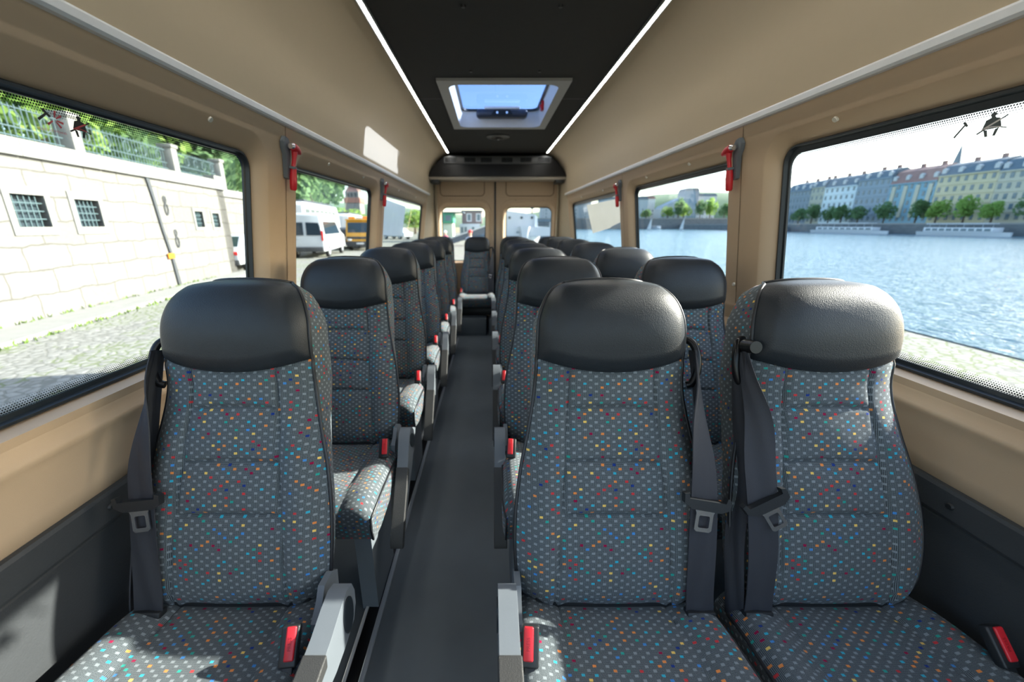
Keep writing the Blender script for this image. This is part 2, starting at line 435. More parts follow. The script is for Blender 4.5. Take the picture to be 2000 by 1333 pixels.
WIN = [(-1.15, 1.48, .86, 1.517), (1.68, 2.895, .86, 1.517), (3.055, 4.99, .86, 1.517)]   # hole in the panel plane
def glass_rect(w, sg=-1): return (w[0] + .04, w[1] - .038, w[2] + .004, w[3] - (.056 if sg < 0 else .040))
SEAMS = (1.60, 2.975)
for sname, sg in (('left', -1), ('right', 1)):
    P = lambda y, z, d: (sg * (W(z) + d), y, z)
    mb = MB()
    outer = [(Y0, .84), (Y1, .84), (Y1, 1.585), (Y0, 1.585)]
    holes = []
    for w in WIN: holes.append(rrect(*w, .10, 8))
    mb.prism([outer] + holes, P, 0.0, None)
    for w in WIN:
        g = glass_rect(w, sg); rows = []
        for k in range(9):
            t = k / 8; e = sstep(t) * .5 + t * .5
            a = [w[i] + (g[i] - w[i]) * e for i in range(4)]
            d = .048 * (t ** 1.6) if t < 1 else .048
            rows.append([P(y, z, d) for y, z in rrect(*a, .10 - .045 * t, 8)])
        mb.grid(rows, close=True)
    # moulded strip under the windows
    prof = [(0, .842), (.002, .835), (.004, .822), (.013, .815), (.015, .806), (.011, .797), (.006, .78), (.006, .70), (.002, .664), (-.01, .655)]
    mb.grid([[(sg * (.945 - d), y, z) for d, z in prof] for y in (Y0, -.4, .8, 2.0, 3.2, 4.2, Y1)])
    wall = mb.obj('wall_' + sname, M['beige'], smooth=62); struct(wall, 'beige moulded wall panel with three windows on the %s side' % sname)
    for y in SEAMS:
        MB().grid([[P(y - .0015, z, -.0012), P(y + .0015, z, -.0012)] for z in (.843, 1.0, 1.225, 1.4, 1.583)]).obj('panel_seam', M['seam'], wall, smooth=0)
    for (y, z) in ((1.20, 1.513), (-.2, 1.513), (2.02, 1.513), (2.55, 1.513), (3.5, 1.513), (4.3, 1.513)):
        x = sg * (W(z) + .010)
        MB().cyl((x + sg * .004, y, z - .003), (x - sg * .006, y, z - .011), .009, .007, 14).obj('trim_button', M['lever'], wall)
    MB().cyl((sg * W(1.0), 1.615, .99), (sg * (W(1.0) - .006), 1.615, .99), .008, .006, 12).obj('trim_button', M['lever'], wall)
    # outer skin behind the panel keeps the daylight out of the seams
    sk = MB(); sk.prism([[(Y0, -.1), (YD + .06, -.1), (YD + .06, 1.62), (Y0, 1.62)]] + [rrect(g[0] + .004, g[1] - .004, g[2] + .004, g[3] - .004, .055, 8) for g in [glass_rect(w_, sg) for w_ in WIN]],
             lambda y, z, t: (sg * (W(z) + .056 + (.02 if z < .5 else 0)), y, z), 0, None)
    sk.obj('outer_skin', M['white'], wall, smooth=0)
    # black lower panel
    pr = [(-.006, .664), (.012, .662), (.016, .655), (.017, .60), (.013, .592), (.001, .588), (.001, .584), (.004, .580), (.004, .02), (-.01, 0)]
    bb = MB(); bb.grid([[(sg * (.945 - d), y, z) for d, z in pr] for y in (Y0, 0, 1.5, 3, 4, Y1)])
    bo = bb.obj('baseboard_' + sname, M['panel'], smooth=25); struct(bo, 'black lower wall panel on the %s side' % sname)
    for y in (.02, .72, 1.2, 1.9, 2.6, 3.3, 4.0):
        MB().cyl((sg * .928, y, .628), (sg * .923, y, .628), .008, .006, 12).obj('panel_bolt', M['black'], bo)
    # windows: rubber frame and pane
    for i, w in enumerate(WIN):
        g = glass_rect(w, sg)
        f = MB(); L0 = rrect(*g, .055, 8)
        inn = (g[0] + .020, g[1] - .020, g[2] + .022, g[3] - (.016 if sg < 0 else .027)); L1 = rrect(*inn, .042, 8)
        rows = [[P(y, z, .0475) for y, z in L0], [P(y, z, .040) for y, z in rrect(g[0] + .004, g[1] - .004, g[2] + .004, g[3] - .004, .053, 8)],
                [P(y, z, .040) for y, z in rrect(g[0] + .009, g[1] - .009, g[2] + .009, g[3] - .009, .05, 8)],
                [P(y, z, .052) for y, z in rrect(g[0] + .012, g[1] - .012, g[2] + .012, g[3] - .012, .048, 8)], [P(y, z, .054) for y, z in L1], [P(y, z, .060) for y, z in L1]]
        f.grid(rows, close=True)
        fo = f.obj('window_%d' % (i + 1 + (3 if sg > 0 else 0)), M['rubber'], smooth=25)
        struct(fo, '%s side window in a black rubber frame' % ['front', 'middle', 'rear'][i])
        MB().prism([L1], P, .058, None).obj('pane', M['glass' if sg < 0 else 'glass_right'], fo, smooth=0)
    # white handrail trim under the luggage curve
    rb = MB(); pr = [(.846, 1.574), (.832, 1.574), (.826, 1.579), (.826, 1.594), (.831, 1.600), (.842, 1.602)]
    rb.grid([[(sg * a, y, z) for a, z in pr] for y in (Y0, 1, 3, Y1 + .08)])
    struct(rb.obj('trim_%d' % (1 if sg < 0 else 2), M['white'], smooth=25), 'light grey trim rail above the %s windows' % sname)
    # curved beige upper panel
    hp = [(.844, 1.598), (.840, 1.66), (.838, 1.73), (.836, 1.79), (.826, 1.84), (.808, 1.885), (.784, 1.925), (.755, 1.962), (.72, 1.995), (.68, 2.022), (.64, 2.040), (.60, 2.052), (.585, 2.055)]
    hm = MB(); hm.grid([[(sg * a, y, z) for a, z in hp] for y in (Y0, 0, 1.5, 3, 4, 5.1, 5.42)])
    struct(hm.obj('trim_%d' % (3 if sg < 0 else 4), M['liner'], smooth=60), 'curved beige upper lining on the %s side' % sname)
    # rear corner pillar
    cp = MB(); cp.grid([[(sg * (W(z) - .0), Y1 - .01, z), (sg * (W(z) - .004), Y1 + .02, z), (sg * (.80), 5.30, z), (sg * .79, YD, z)] for z in (0, .84, 1.2, 1.58, 1.82)])
    cp.grid([[(sg * .792, 5.285, z), (sg * .770, 5.27, z), (sg * .765, 5.29, z), (sg * .775, 5.35, z)] for z in (0, 1.82)])
    struct(cp.obj('trim_%d' % (5 if sg < 0 else 6), mat('pillar_beige', (.46, .39, .28), .6), smooth=30), 'beige rear corner pillar on the %s side' % sname)
    # LED strip
    lx = sg * .588
    led = empty('led_strip', (lx, 0, 2.05))
    tag(led, 'thin white LED light strip along the %s edge of the dark ceiling' % sname, 'light', 'ceiling light strips')
    MB().box(-.007, .007, Y0, 5.055, -.004, .001, r=.002).obj('diffuser', M['led'], led, smooth=0)
    MB().box(-.015, -.0092, Y0, 5.06, -.006, .006).box(.0092, .015, Y0, 5.06, -.006, .006).obj('profile', M['alu'], led, smooth=0)

# rear doors
for i, (x0, x1, gx0, gx1) in enumerate(((-.79, -.032, -.723, -.150), (-.014, .79, .123, .723))):
    d = MB(); P = lambda x, z, t: (x, YD + t, z)
    big = (gx0 - .045, gx1 + .055, .72, 1.525) if i == 0 else (gx0 - .055, gx1 + .045, .72, 1.525)
    gr = (gx0, gx1, .76, 1.448)
    d.prism([[(x0, 0), (x1, 0), (x1, 2.06), (x0, 2.06)], rrect(*big, .13, 8)], P, 0, None)
    rows = []
    for k in range(7):
        t = k / 6; a = [big[j] + (gr[j] - big[j]) * (t ** .8) for j in range(4)]
        rows.append([P(x, z, .055 * t ** 1.3 - .010 * math.sin(math.pi * min(1, t * 2))) for x, z in rrect(*a, .13 - .06 * t, 8)])
    d.grid(rows, close=True)
    do = d.obj('door_%d' % (i + 1), M['beige'], smooth=30); struct(do, 'beige %s rear door with a rounded window' % ('left', 'right')[i])
    f = MB(); L0 = rrect(*gr, .07, 8); L1 = rrect(gr[0] + .006, gr[1] - .006, gr[2] + .006, gr[3] - .008, .066, 8)
    f.grid([[P(x, z, .050) for x, z in L0], [P(x, z, .050) for x, z in L1], [P(x, z, .062) for x, z in L1]], close=True)
    f.obj('window_seal', M['rubber'], do)
    MB().prism([L1], P, .060, None).obj('pane', M['clear'], do, smooth=0)
    g = MB(); cx0, cx1 = (x0 + .06, x1 - .13) if i == 0 else (x0 + .13, x1 - .06)
    lp = [(x, YD - .001, z) for x, z in rrect(cx0, cx1, 1.585, 1.95, .05, 6)]
    g.tube(lp, .004, 6, closed=True); g.obj('panel_groove', M['seam'], do)
    MB().tube([(p[0], YD - .002, p[1]) for p in rrect(big[0] - .015, big[1] + .015, .70, 1.545, .14, 8)], .004, 6, closed=True).obj('window_moulding', M['beige'], do)
    for xx in (gx0 + .12, gx1 - .12):
        MB().box(xx - .0015, xx + .0015, YD - .0008, YD + .0002, 1.528, 1.55).obj('moulding_joint', M['seam'], do, smooth=0)
struct(MB().box(-.034, -.012, YD - .012, YD + .03, 0, 1.80, r=.004).obj('trim_7', M['rubber']), 'black rubber seal between the rear doors')
# closing skin above and outside the doors
rs = MB().box(-.96, .96, YD + .07, YD + .09, 1.56, 2.1).box(-.96, .96, YD + .07, YD + .09, -.1, .70).box(-.96, -.74, YD + .07, YD + .09, .7, 1.56).box(.74, .96, YD + .07, YD + .09, .7, 1.56).box(-.13, .10, YD + .07, YD + .09, .7, 1.56)
struct(rs.obj('wall_rear', M['white'], smooth=0), 'outer sheet of the rear doors')
# seat rail along the left seats
rail = empty('floor_rail', (-.46, 0, 0)); tag(rail, 'grey and black floor rail along the left edge of the aisle', 'rail')
MB().box(.004, .018, Y0, 4.2, 0, .012, r=.002).obj('edge_strip', mat('rail_grey', (.30, .33, .36), .45), rail)
MB().box(-.032, .004, Y0, 4.2, 0, .007, r=.002).obj('rubber_channel', M['gloss_black'], rail)
MB().box(-.042, -.032, Y0, 4.2, 0, .010, r=.002).obj('inner_strip', M['lightgrey'], rail)

# roof hatch
h = empty('roof_hatch', (0, 3.2375, 2.055)); tag(h, 'grey framed roof hatch with a tinted glass lid in the dark ceiling', 'hatch')
o = lambda pts: [(x, y - 3.2375) for x, y in pts]
fr = MB(); outl = [(-.408, -.606), (.395, -.606), (.395, .602), (-.408, .602)]
fr.prism([outl, o(hole)], lambda p, q, t: (p, q, t), -.016, -.0005)
fr.obj('frame', mat('hatch_frame', (.36, .36, .35), .5), h, smooth=30)
ln = MB(); ln.grid([[(x, y, z) for x, y in o(rrect(HX0 + e, HX1 - e, HY0 + e, HY1 - e, .07))] for z, e in ((-.014, 0), (.03, .004), (.105, .012))], close=True)
ln.obj('liner', M['white'], h, smooth=40)
sl = MB(); sl.prism([o(rrect(HX0 - .03, HX1 + .03, HY0 - .03, HY1 + .03, .08)), o(rrect(HX0 + .03, HX1 - .03, HY0 + .03, HY1 - .03, .06))], lambda p, q, t: (p, q, t), .104, .12)
sl.obj('seal', M['rubber'], h, smooth=30)
MB().prism([o(rrect(HX0 - .03, HX1 + .03, HY0 - .03, HY1 + .03, .08))], lambda p, q, t: (p, q, t), .122, None).obj('glass_lid', M['roofglass'], h, smooth=0)
hb = MB().box(-.205, .225, .40, .50, .035, .10, r=.028, seg=4).obj('handle_bar', mat('handle_blue_black', (.035, .045, .07), .45), h)
MB().prism([[(-.08, .048), (.10, .048), (.075, .085), (-.055, .085)]], lambda p, q, t: (p, t, q), .393, .402).obj('latch_recess', M['gloss_black'], hb, smooth=0)
for x in (-.03, .05): MB().cyl((x, .386, .064), (x, .394, .064), .010, n=12).obj('latch_screw', M['steel'], hb)
MB().box(-.135, .155, .37, .395, .088, .106, r=.004).obj('white_strip', M['white'], hb)  # plain white strip along the handle bar
for sx in (-.318, .308):
    MB().tube([(sx, -.46, .09), (sx, -.40, .05), (sx, -.34, .055), (sx, -.30, .10)], .010, 8).obj('hinge_arm', M['black'], h)
rl = MB().tube([(.318, .16, .085), (.322, .20, .045), (.322, .26, .05), (.318, .30, .09)], .012, 8).obj('emergency_lever', M['red'], h)

# rear air vent console
a = empty('air_vent_console', (0, 5.07, 1.79)); tag(a, 'glossy black air vent console across the top of the rear wall', 'air conditioner')
half = [(.838, 0), (.818, .05), (.784, .10), (.72, .173), (.645, .218), (.55, .24)]
outp = [(-x, z) for x, z in half] + [(x, z) for x, z in half[::-1]]
cb = MB(); rows = []
for t, e in ((.27, 0), (.02, 0), (.004, .006), (0, .012)):
    rows.append([(x * (1 - e * .6), t, max(z - e, 0) if z > .02 else z) for x, z in outp])
cb.grid(rows); cb.prism([[(x * (1 - .0072), max(z - .012, 0) if z > .02 else z) for x, z in outp]], lambda p, q, t: (p, t, q), 0, None)
cb.obj('housing', M['gloss_black'], a, smooth=30)
MB().box(-.60, .61, -.012, .003, .135, .222, r=.006).obj('vent_panel', M['ventgrey'], a)
for px in (883, 919.5, 950, 989, 1024, 1059):
    x = (px - 957) * .00638 - .09
    v = MB(); v.prism([rrect(-.074, .074, -.034, .034, .008, 3), rrect(-.066, .066, -.027, .027, .004, 3)], lambda p, q, t: (x + p, t, .18 + q), -.022, -.010)
    v.add([(x - .066, -.0125, .153), (x + .066, -.0125, .153), (x + .066, -.0125, .207), (x - .066, -.0125, .207)], [[0, 1, 2, 3]])
    v.m[-1] = 1; vo = v.obj('vent', [M['ventgrey'], M['gloss_black']], a, smooth=30)
    lv = MB()
    for k in range(3): lv.box(x - .066, x + .066, -.021, -.013, .160 + k * .018, .164 + k * .018)
    lv.box(x - .003, x + .003, -.024, -.013, .153, .207)
    lv.obj('louvre', M['rubber'], vo, smooth=0)
MB().box(-.838, .838, .01, .27, -.035, 0, r=.006).obj('lower_lip', mat('lip_reflection', (.34, .31, .26), .3), a)  # lip reflection painted in as a paler base colour
for sg in (-1, 1): MB().box(sg * .76 - .05, sg * .76 + .05, .005, .2, -.075, -.034, r=.006).obj('foot', M['black'], a)
# small round ceiling lamp
cl = empty('ceiling_lamp', (-.01, 4.215, 2.055)); tag(cl, 'small round dark lamp on the ceiling beyond the roof hatch', 'lamp')
MB().tube([(0, 0, 0), (0, 0, -.006), (0, 0, -.014), (0, 0, -.016)], [.115, .115, .095, .06], 28).obj('rim', M['black'], cl)
MB().tube([(0, 0, -.015), (0, 0, -.024), (0, 0, -.028)], [.05, .042, .015], 20).obj('lens', M['gloss_black'], cl)
MB().cyl((0, 0, -.027), (0, 0, -.032), .012, .008, 12).obj('centre_screw', M['alu'], cl)

# emergency hammers
def hammer(sg):
    r = empty('emergency_hammer'); 
    hb = MB(); out = [(.012, .085), (.032, .09), (.045, .07), (.042, .05), (.028, .03), (.022, -.02), (.018, -.05), (.006, -.055), (0, -.045), (-.004, .03), (0, .07)]
    hb.prism([out], lambda p, q, t: (sg * t, -p, q), 0, -.016); hb.obj('holder', M['grey'], r, smooth=30)
    MB().tube([(-sg * .030, -.010, .062), (-sg * .030, -.028, .060)], [.013, .009], 14).obj('steel_tip', M['steel'], r)
    MB().tube([(-sg * .030, -.012, .062), (-sg * .030, .012, .056), (-sg * .030, .030, .050), (-sg * .030, .040, .048)], [.014, .016, .013, .010], 14).obj('hammer_head', M['red'], r)
    MB().tube([(-sg * .030, .006, .056), (-sg * .028, .006, .02), (-sg * .026, .004, -.008)], [.013, .008, .0075], 12).obj('shaft', M['red'], r)
    MB().tube([(-sg * .026, .004, -.008), (-sg * .026, .004, -.018), (-sg * .026, .004, -.045), (-sg * .026, .005, -.085), (-sg * .026, .005, -.092)], [.010, .011, .0135, .0125, .009], 14).obj('grip', M['red'], r)
    MB().box(-.016, .016, -.008, .014, -.016, -.006, r=.002, mtx=Matrix.Translation((-sg * .020, 0, 0))).obj('clip', M['grey'], r)
    return r
hl = hammer(-1); hr = hammer(1)
for src, sg, y, lab in ((hl, -1, 1.60, 'red escape hammer on the left pillar between the front and middle windows'), (hl, -1, 2.945, 'red escape hammer on the left pillar between the middle and rear windows'),
                        (hr, 1, 1.628, 'red escape hammer on the right pillar between the front and middle windows'), (hr, 1, 3.025, 'red escape hammer on the right pillar between the middle and rear windows')):
    k = src if abs(y - 1.6) < .05 else copy_tree(src)
    k.location = (sg * (W(1.45) - .001), y, 1.448); k.rotation_euler = (0, -sg * .146 if True else 0, 0)
    tag(k, lab, 'hammer', 'escape hammers on the pillars')

# window stickers (flat film on the glass)
def on_glass(sg, y, z, d=.0565):       # matrix: local x -> along bus, local y -> up, local z -> into the cabin
    x = sg * (W(z) + d); up = Vector((-sg * .1364, 0, 1)).normalized(); 
    ex = Vector((0, 1, 0)) if sg < 0 else Vector((0, -1, 0))
    nn = ex.cross(up).normalized()
    m = Matrix.Identity(4)
    for i in range(3): m[i][0] = ex[i]; m[i][1] = up[i]; m[i][2] = nn[i]; m[i][3] = (x, y, z)[i]
    return m
def belt_figure(mb, mtx, k, body, strap, strapm):
    fn = lambda dz: (lambda p, q, t: mtx @ Vector((p * k, q * k, dz + t)))
    mb.prism([[(.17 * math.cos(q), 1.05 + .19 * math.sin(q)) for q in [2 * math.pi * i / 16 for i in range(16)]]], fn(0), 0, None, body)
    mb.prism([[(-.10, .92), (.10, .92), (.12, .80), (.38, .68), (.52, .0), (.42, -.12), (-.42, -.12), (-.50, .0), (-.36, .68), (-.12, .80)]], fn(0), 0, None, body)
    for s2 in (-1, 1): mb.prism([[(s2 * .42, -.10), (s2 * .20, -.16), (s2 * .12, -.72), (s2 * .28, -.74)]], fn(0), 0, None, body)
    mb.prism([[(.72, .86), (.82, .78), (-.70, -.42), (-.80, -.32)]], fn(.0003), 0, None, body)
    mb.prism([[(.42, .64), (.54, .56), (-.45, -.12), (-.55, -.04)]], fn(.0006), 0, None, strapm)
    mb.prism([[(-.50, .02), (0, .10), (.50, -.02), (.50, -.12), (0, -.01), (-.48, -.10)]], fn(.0006), 0, None, strapm)
    mb.prism([[(.48, -.02), (.84, -.20), (.80, -.28), (.46, -.12)]], fn(.0003), 0, None, body)
st = empty('safety_sticker', (-.92, .86, 1.415)); tag(st, 'clear sticker with hammer and seat belt symbols on the front left window', 'sticker')
def stick_part(name, mb, mats, root):
    ob = mb.obj(name, mats, root, smooth=0, weld=False); ob.location = -Vector(root.location); return ob
m0 = on_glass(-1, .852, 1.412)
q = MB(); q.prism([rrect(-.056, .056, -.021, .021, .004, 3)], lambda p, qq, t: m0 @ Vector((p, qq, .0005)), 0, None); stick_part('film', q, M['sticker'], st)
q = MB(); m1 = on_glass(-1, .884, 1.416); belt_figure(q, m1 @ Matrix.Translation((-.004, -.005, .001)) @ Matrix.Diagonal((1.35, 1, 1, 1)), .0200, 0, 0, 1); stick_part('seat_belt_symbol', q, [M['ink'], M['inkred']], st)
q = MB(); m2 = on_glass(-1, .823, 1.418); T = lambda p, qq, t: m2 @ Vector((p, qq, .0015))
q.prism([[(-.021, -.004), (-.018, -.0075), (-.003, .006), (-.006, .0085)]], T, 0, None, 0); q.prism([[(-.012, .013), (-.008, .0155), (.004, .004), (.000, .0015)]], T, 0, None, 0)
for ang in (78, 35, -12, -48, -140):
    c_, s_ = math.cos(R(ang)), math.sin(R(ang)); a0, a1, w_ = .004, .0165, .0021
    q.prism([[(.009 + c_ * a0 - s_ * w_ * .5, .000 + s_ * a0 + c_ * w_ * .5), (.009 + c_ * a1 - s_ * w_, s_ * a1 + c_ * w_), (.009 + c_ * a1 + s_ * w_, s_ * a1 - c_ * w_), (.009 + c_ * a0 + s_ * w_ * .5, s_ * a0 - c_ * w_ * .5)]], T, 0, None, 1)
stick_part('hammer_symbol', q, [M['ink'], M['inkred']], st)
q = MB(); q.text('NOUZOVÝ VÝCHOD', .0056, on_glass(-1, .825, 1.3975) @ Matrix.Translation((0, 0, .0018)), 0, 0); stick_part('lettering', q, M['inkred'], st)
s2 = empty('seat_belt_sticker', (.92, .867, 1.42)); tag(s2, 'grey seat belt figure sticker on the front right window', 'sticker')
q = MB(); belt_figure(q, on_glass(1, .876, 1.420) @ Matrix.Translation((0, -.006, .001)) @ Matrix.Diagonal((1.4, 1, 1, 1)), .0225, 0, 0, 1); stick_part('figure', q, [M['inkgrey'], M['inkpink']], s2)
s3 = empty('hammer_sticker', (.92, .93, 1.42)); tag(s3, 'small grey hammer sticker on the front right window', 'sticker')
m3 = on_glass(1, .929, 1.4225); q = MB(); T = lambda p, qq, t: m3 @ Vector((p, qq, .0015))
q.prism([[(-.0135, -.014), (-.0100, -.0165), (.0065, .0045), (.0035, .007)]], T, 0, None); q.prism([[(.0005, .0110), (.0042, .0140), (.0120, .0040), (.0085, .0012)]], T, 0, None)
stick_part('hammer_shape', q, M['inkgrey'], s3)
# translucent sheets imitating pale reflections on the rear side windows
for sg, pts, lab in ((-1, [(3.16, 1.425), (4.05, 1.40), (4.0, 1.12), (3.2, 1.15)], 'pale translucent sheet imitating a reflection on the rear left side window'),
                     (1, [(3.13, 1.425), (4.30, 1.425), (4.11, 1.145), (3.52, 1.20), (3.48, 1.213), (3.13, 1.26)], 'pale sheet imitating a reflection with an uneven lower edge on the rear right side window')):
    q = MB(); q.prism([pts], lambda y, z, t: (sg * (W(z) + .0535 + t), y, z), 0, .001); tag(q.obj('window_sheet', M['film' if sg < 0 else 'reflection_right'], smooth=0), lab, 'sheet')

# ================================================================== SEATS
WT_BACK = [(0, .190), (.02, .200), (.05, .208), (.10, .213), (.16, .214), (.22, .211), (.30, .200), (.38, .183), (.45, .171), (.50, .166), (.55, .164), (.60, .163), (.63, .161), (.655, .155), (.68, .145), (.70, .131), (.712, .118), (.722, .098)]
HTOP = .722
def wb(h): return hermite(WT_BACK, h)
def xs(h): return interp([(0, .128), (.2, .116), (.5, .092)], h)
GROOVES = (.435, .318, .205)
def gauss(d, s_): return math.exp(-(d / s_) ** 2)
def yfront(x, h, leather=False, hs=.52):
    w = wb(h); u = min(1, abs(x) / w)
    y = hermite([(0, .012), (.025, -.004), (.06, -.012), (.15, -.016), (.25, -.010), (.38, .004), (.48, .008), (.54, -.004), (.60, -.016), (.65, -.015), (.68, -.007), (.70, .005), (.712, .016), (.722, .034)], h)
    y += .026 * u ** 5 + .006 * u ** 2
    if not leather:
        y -= .012 * math.exp(-((u - .74) / .16) ** 2) * sstep((.46 - h) / .12)
        X = xs(h)
        if h < hs:
            y += .0075 * gauss(abs(x) - X, .0038)
            if abs(x) < X:
                for g in GROOVES: y += .0105 * gauss(h - g - .006 * (1 - (x / X) ** 2), .0042) * sstep((X - abs(x)) / .012)
                hb_ = sorted([0, *GROOVES, hs]);
                for a, b in zip(hb_, hb_[1:]):
                    if a <= h <= b: y -= .006 * math.sin(math.pi * (h - a) / (b - a)) * math.cos(x / X * math.pi / 2)
        y += .006 * gauss(h - hs, .006)
    else:
        ed = min((h - hs), (1 - u) * w * 1.2, (HTOP - h) * 1.5 + .004)
        y -= .017 * math.sqrt(max(0, min(1, ed / .028)))
    return y
TH = [(0, .055), (.10, .075), (.3, .085), (.45, .105), (.55, .115), (.64, .112), (.70, .09), (HTOP, .06)]
def make_back_meshes():
    NX = 60
    us = [-1 + 2 * i / NX for i in range(NX + 1)]
    hs = lambda u: .517 + .030 * u * u
    rows = []
    for k in range(101):
        t = k / 100; rows.append([(u * wb(t * hs(u)), yfront(u * wb(t * hs(u)), t * hs(u), False, hs(u)), t * hs(u)) for u in us])
    mb = MB(); mb.grid(rows, uv='xz')
    # sides and back shell
    shell = []
    hsteps = [i * .02 for i in range(36)] + [.708, .716, HTOP]
    for hh in hsteps:
        w = wb(hh); yf = yfront(w, hh, hh > .547, .547); th = interp(TH, hh); inset = interp([(0, .02), (.28, .018), (.42, .002), (.50, -.006), (.62, -.006), (.69, .0), (HTOP, .004)], hh)
        ring = []
        for sg in (-1, 1):
            e = [(sg * w, yf, hh), (sg * (w - inset * .15), yf + th * .25, hh), (sg * (w - inset * .5), yf + th * .6, hh), (sg * (w - inset - .004), yf + th * .88, hh), (sg * (w - inset - .018), yf + th, hh)]
            ring.append(e)
        back = [((w - inset - .018) * q, yf + th + .008 * (1 - q * q), hh) for q in (-.6, -.2, .2, .6)]
        shell.append(ring[0] + back + ring[1][::-1])
    mb.grid(shell, uv='box')
    top = shell[-1]; fr = [(u * wb(HTOP), yfront(u * wb(HTOP), HTOP, True, .52), HTOP) for u in us]
    mb.add(top, [list(range(len(top)))])
    mb.add([shell[0][i] for i in range(len(shell[0]))], [list(range(len(shell[0])))[::-1]])
    back = mb.mesh('backrest', M['fabric'], smooth=50, outward=False)
    rows = []
    for k in range(41):
        t = k / 40; r_ = []
        for u in us:
            hh = hs(u) + t * (HTOP - hs(u)); x = u * wb(hh); r_.append((x, yfront(x, hh, True, hs(u)), hh))
        rows.append(r_)
    mb = MB(); mb.grid(rows); 
    rr = rows[-1]; yb = [(p[0] * .98, p[1] + .045 - .02 * (p[0] / .098) ** 2, HTOP + .002) for p in rr]
    mid = [(p[0], p[1] + .02, HTOP + .007 - .006 * (p[0] / .098) ** 2) for p in rr]
    mb.grid([rr, mid, yb])
    head = mb.mesh('headrest', M['leather'], smooth=60, outward=False)
    pts = []
    hl_ = [.004 + i * .012 for i in range(59)] + [.712, .718]
    for hh in hl_: pts.append((-wb(hh) - .001, yfront(wb(hh), hh, hh > .547, .547) + .001, hh))
    q0 = [(x, yfront(x, HTOP, True, .52) + .024, HTOP + .0075 - .005 * (x / .1) ** 2) for x in [-.095 + .0095 * i for i in range(21)]]
    pts2 = [(-p[0], p[1], p[2]) for p in pts[::-1]]
    mb = MB(); mb.tube(pts + q0 + pts2, .0042, 8)
    pipe = mb.mesh('piping', M['piping'], smooth=60)
    return back, head, pipe
BACK, HEAD, PIPE = make_back_meshes()
def make_cushion():
    # local: y from +.04 (under the back) to -.40 (front); z about 0 = seat reference .42
    NX, NY = 56, 56; HW = .234
    xsn = [-1 + 2 * i / NX for i in range(NX + 1)]
    def top(u, v):          # v 0 back..1 front
        y = .05 - .44 * v; x = u * (HW - .012 * (1 - v) - .010 * max(0, (v - .85) / .15) ** 2)
        z = .002 + .040 * v - .012 * math.sin(math.pi * min(1, v * 1.15)) * (1 - u * u)
        z += .014 * math.exp(-((abs(u) - .80) / .18) ** 2)
        e = max(0, (v - .80) / .20); z -= .030 * e ** 2.2
        z -= .024 * max(0, (abs(u) - .86) / .14) ** 2.2
        z -= .016 * math.exp(-(v / .14) ** 2)
        # stitched lines: two along the seat and the oval seam
        z -= .0045 * gauss(abs(x) - (.118 + .02 * v), .004)
        r = math.hypot(x / .135, (y + .10) / .155)
        if y < -.02: z -= .004 * gauss((r - 1) * .14, .005) + .002 * gauss((r - .93) * .14, .004)
        return (x, y, z)
    rows = [[top(u, j / NY) for u in xsn] for j in range(NY + 1)]
    mb = MB(); mb.grid(rows, uv='xy')
    ft = rows[-1]; fb = [(p[0], p[1] - .010 + .004, p[2] - .03) for p in ft]; f2 = [(p[0], p[1] + .006, -.085) for p in ft]; f3 = [(p[0] * .97, p[1] + .022, -.095) for p in ft]
    mb.grid([ft, fb, f2, f3], uv='xz')
    for sg, ix in ((-1, 0), (1, NX)):
        a_ = [r_[ix] for r_ in rows]; b_ = [(p[0] + sg * .003, p[1], p[2] - .02) for p in a_]; c_ = [(p[0] + sg * .0, p[1] + .006 * (i / NY), -.085) for i, p in enumerate(a_)]; d_ = [(p[0] * .97, p[1] + .022 * (i / NY), -.095) for i, p in enumerate(a_)]
        mb.grid([a_, b_, c_, d_], uv='yz')
    mb.grid([[(-.215, .05, -.095), (.215, .05, -.095)], [(-.215, -.36, -.095), (.215, -.36, -.095)]])
    cu = mb.mesh('seat_cushion', M['fabric'], smooth=55, outward=True)
    pp = []
    for sg, ix in ((-1, 0), (1, NX)):
        mb = MB(); mb.tube([(r_[ix][0], r_[ix][1], r_[ix][2]) for r_ in rows[6:]] + [(fb[ix][0], fb[ix][1], fb[ix][2]), (f2[ix][0], f2[ix][1], f2[ix][2])], .0036, 6)
        pp.append(mb.mesh('cushion_piping', M['piping'], smooth=60))
    return cu, pp
CUSH, CPIPE = make_cushion()
ZS = .42; REC = math.atan(.298)
def link(me, name, parent, loc=(0, 0, 0), rot=(0, 0, 0)):
    o = bpy.data.objects.new(name, me); COL.objects.link(o); o.parent = parent; o.location = loc; o.rotation_euler = rot; return o
def smooth_path(P, n):
    """Catmull-Rom through points (any dimension)"""
    out = []
    for i in range(len(P) - 1):
        p0, p1, p2, p3 = P[max(i - 1, 0)], P[i], P[i + 1], P[min(i + 2, len(P) - 1)]
        for k in range(n):
            t = k / n
            out.append(tuple(.5 * ((2 * b) + (-a + c) * t + (2 * a - 5 * b + 4 * c - d) * t * t + (-a + 3 * b - 3 * c + d) * t ** 3) for a, b, c, d in zip(p0, p1, p2, p3)))
    out.append(tuple(P[-1])); return out
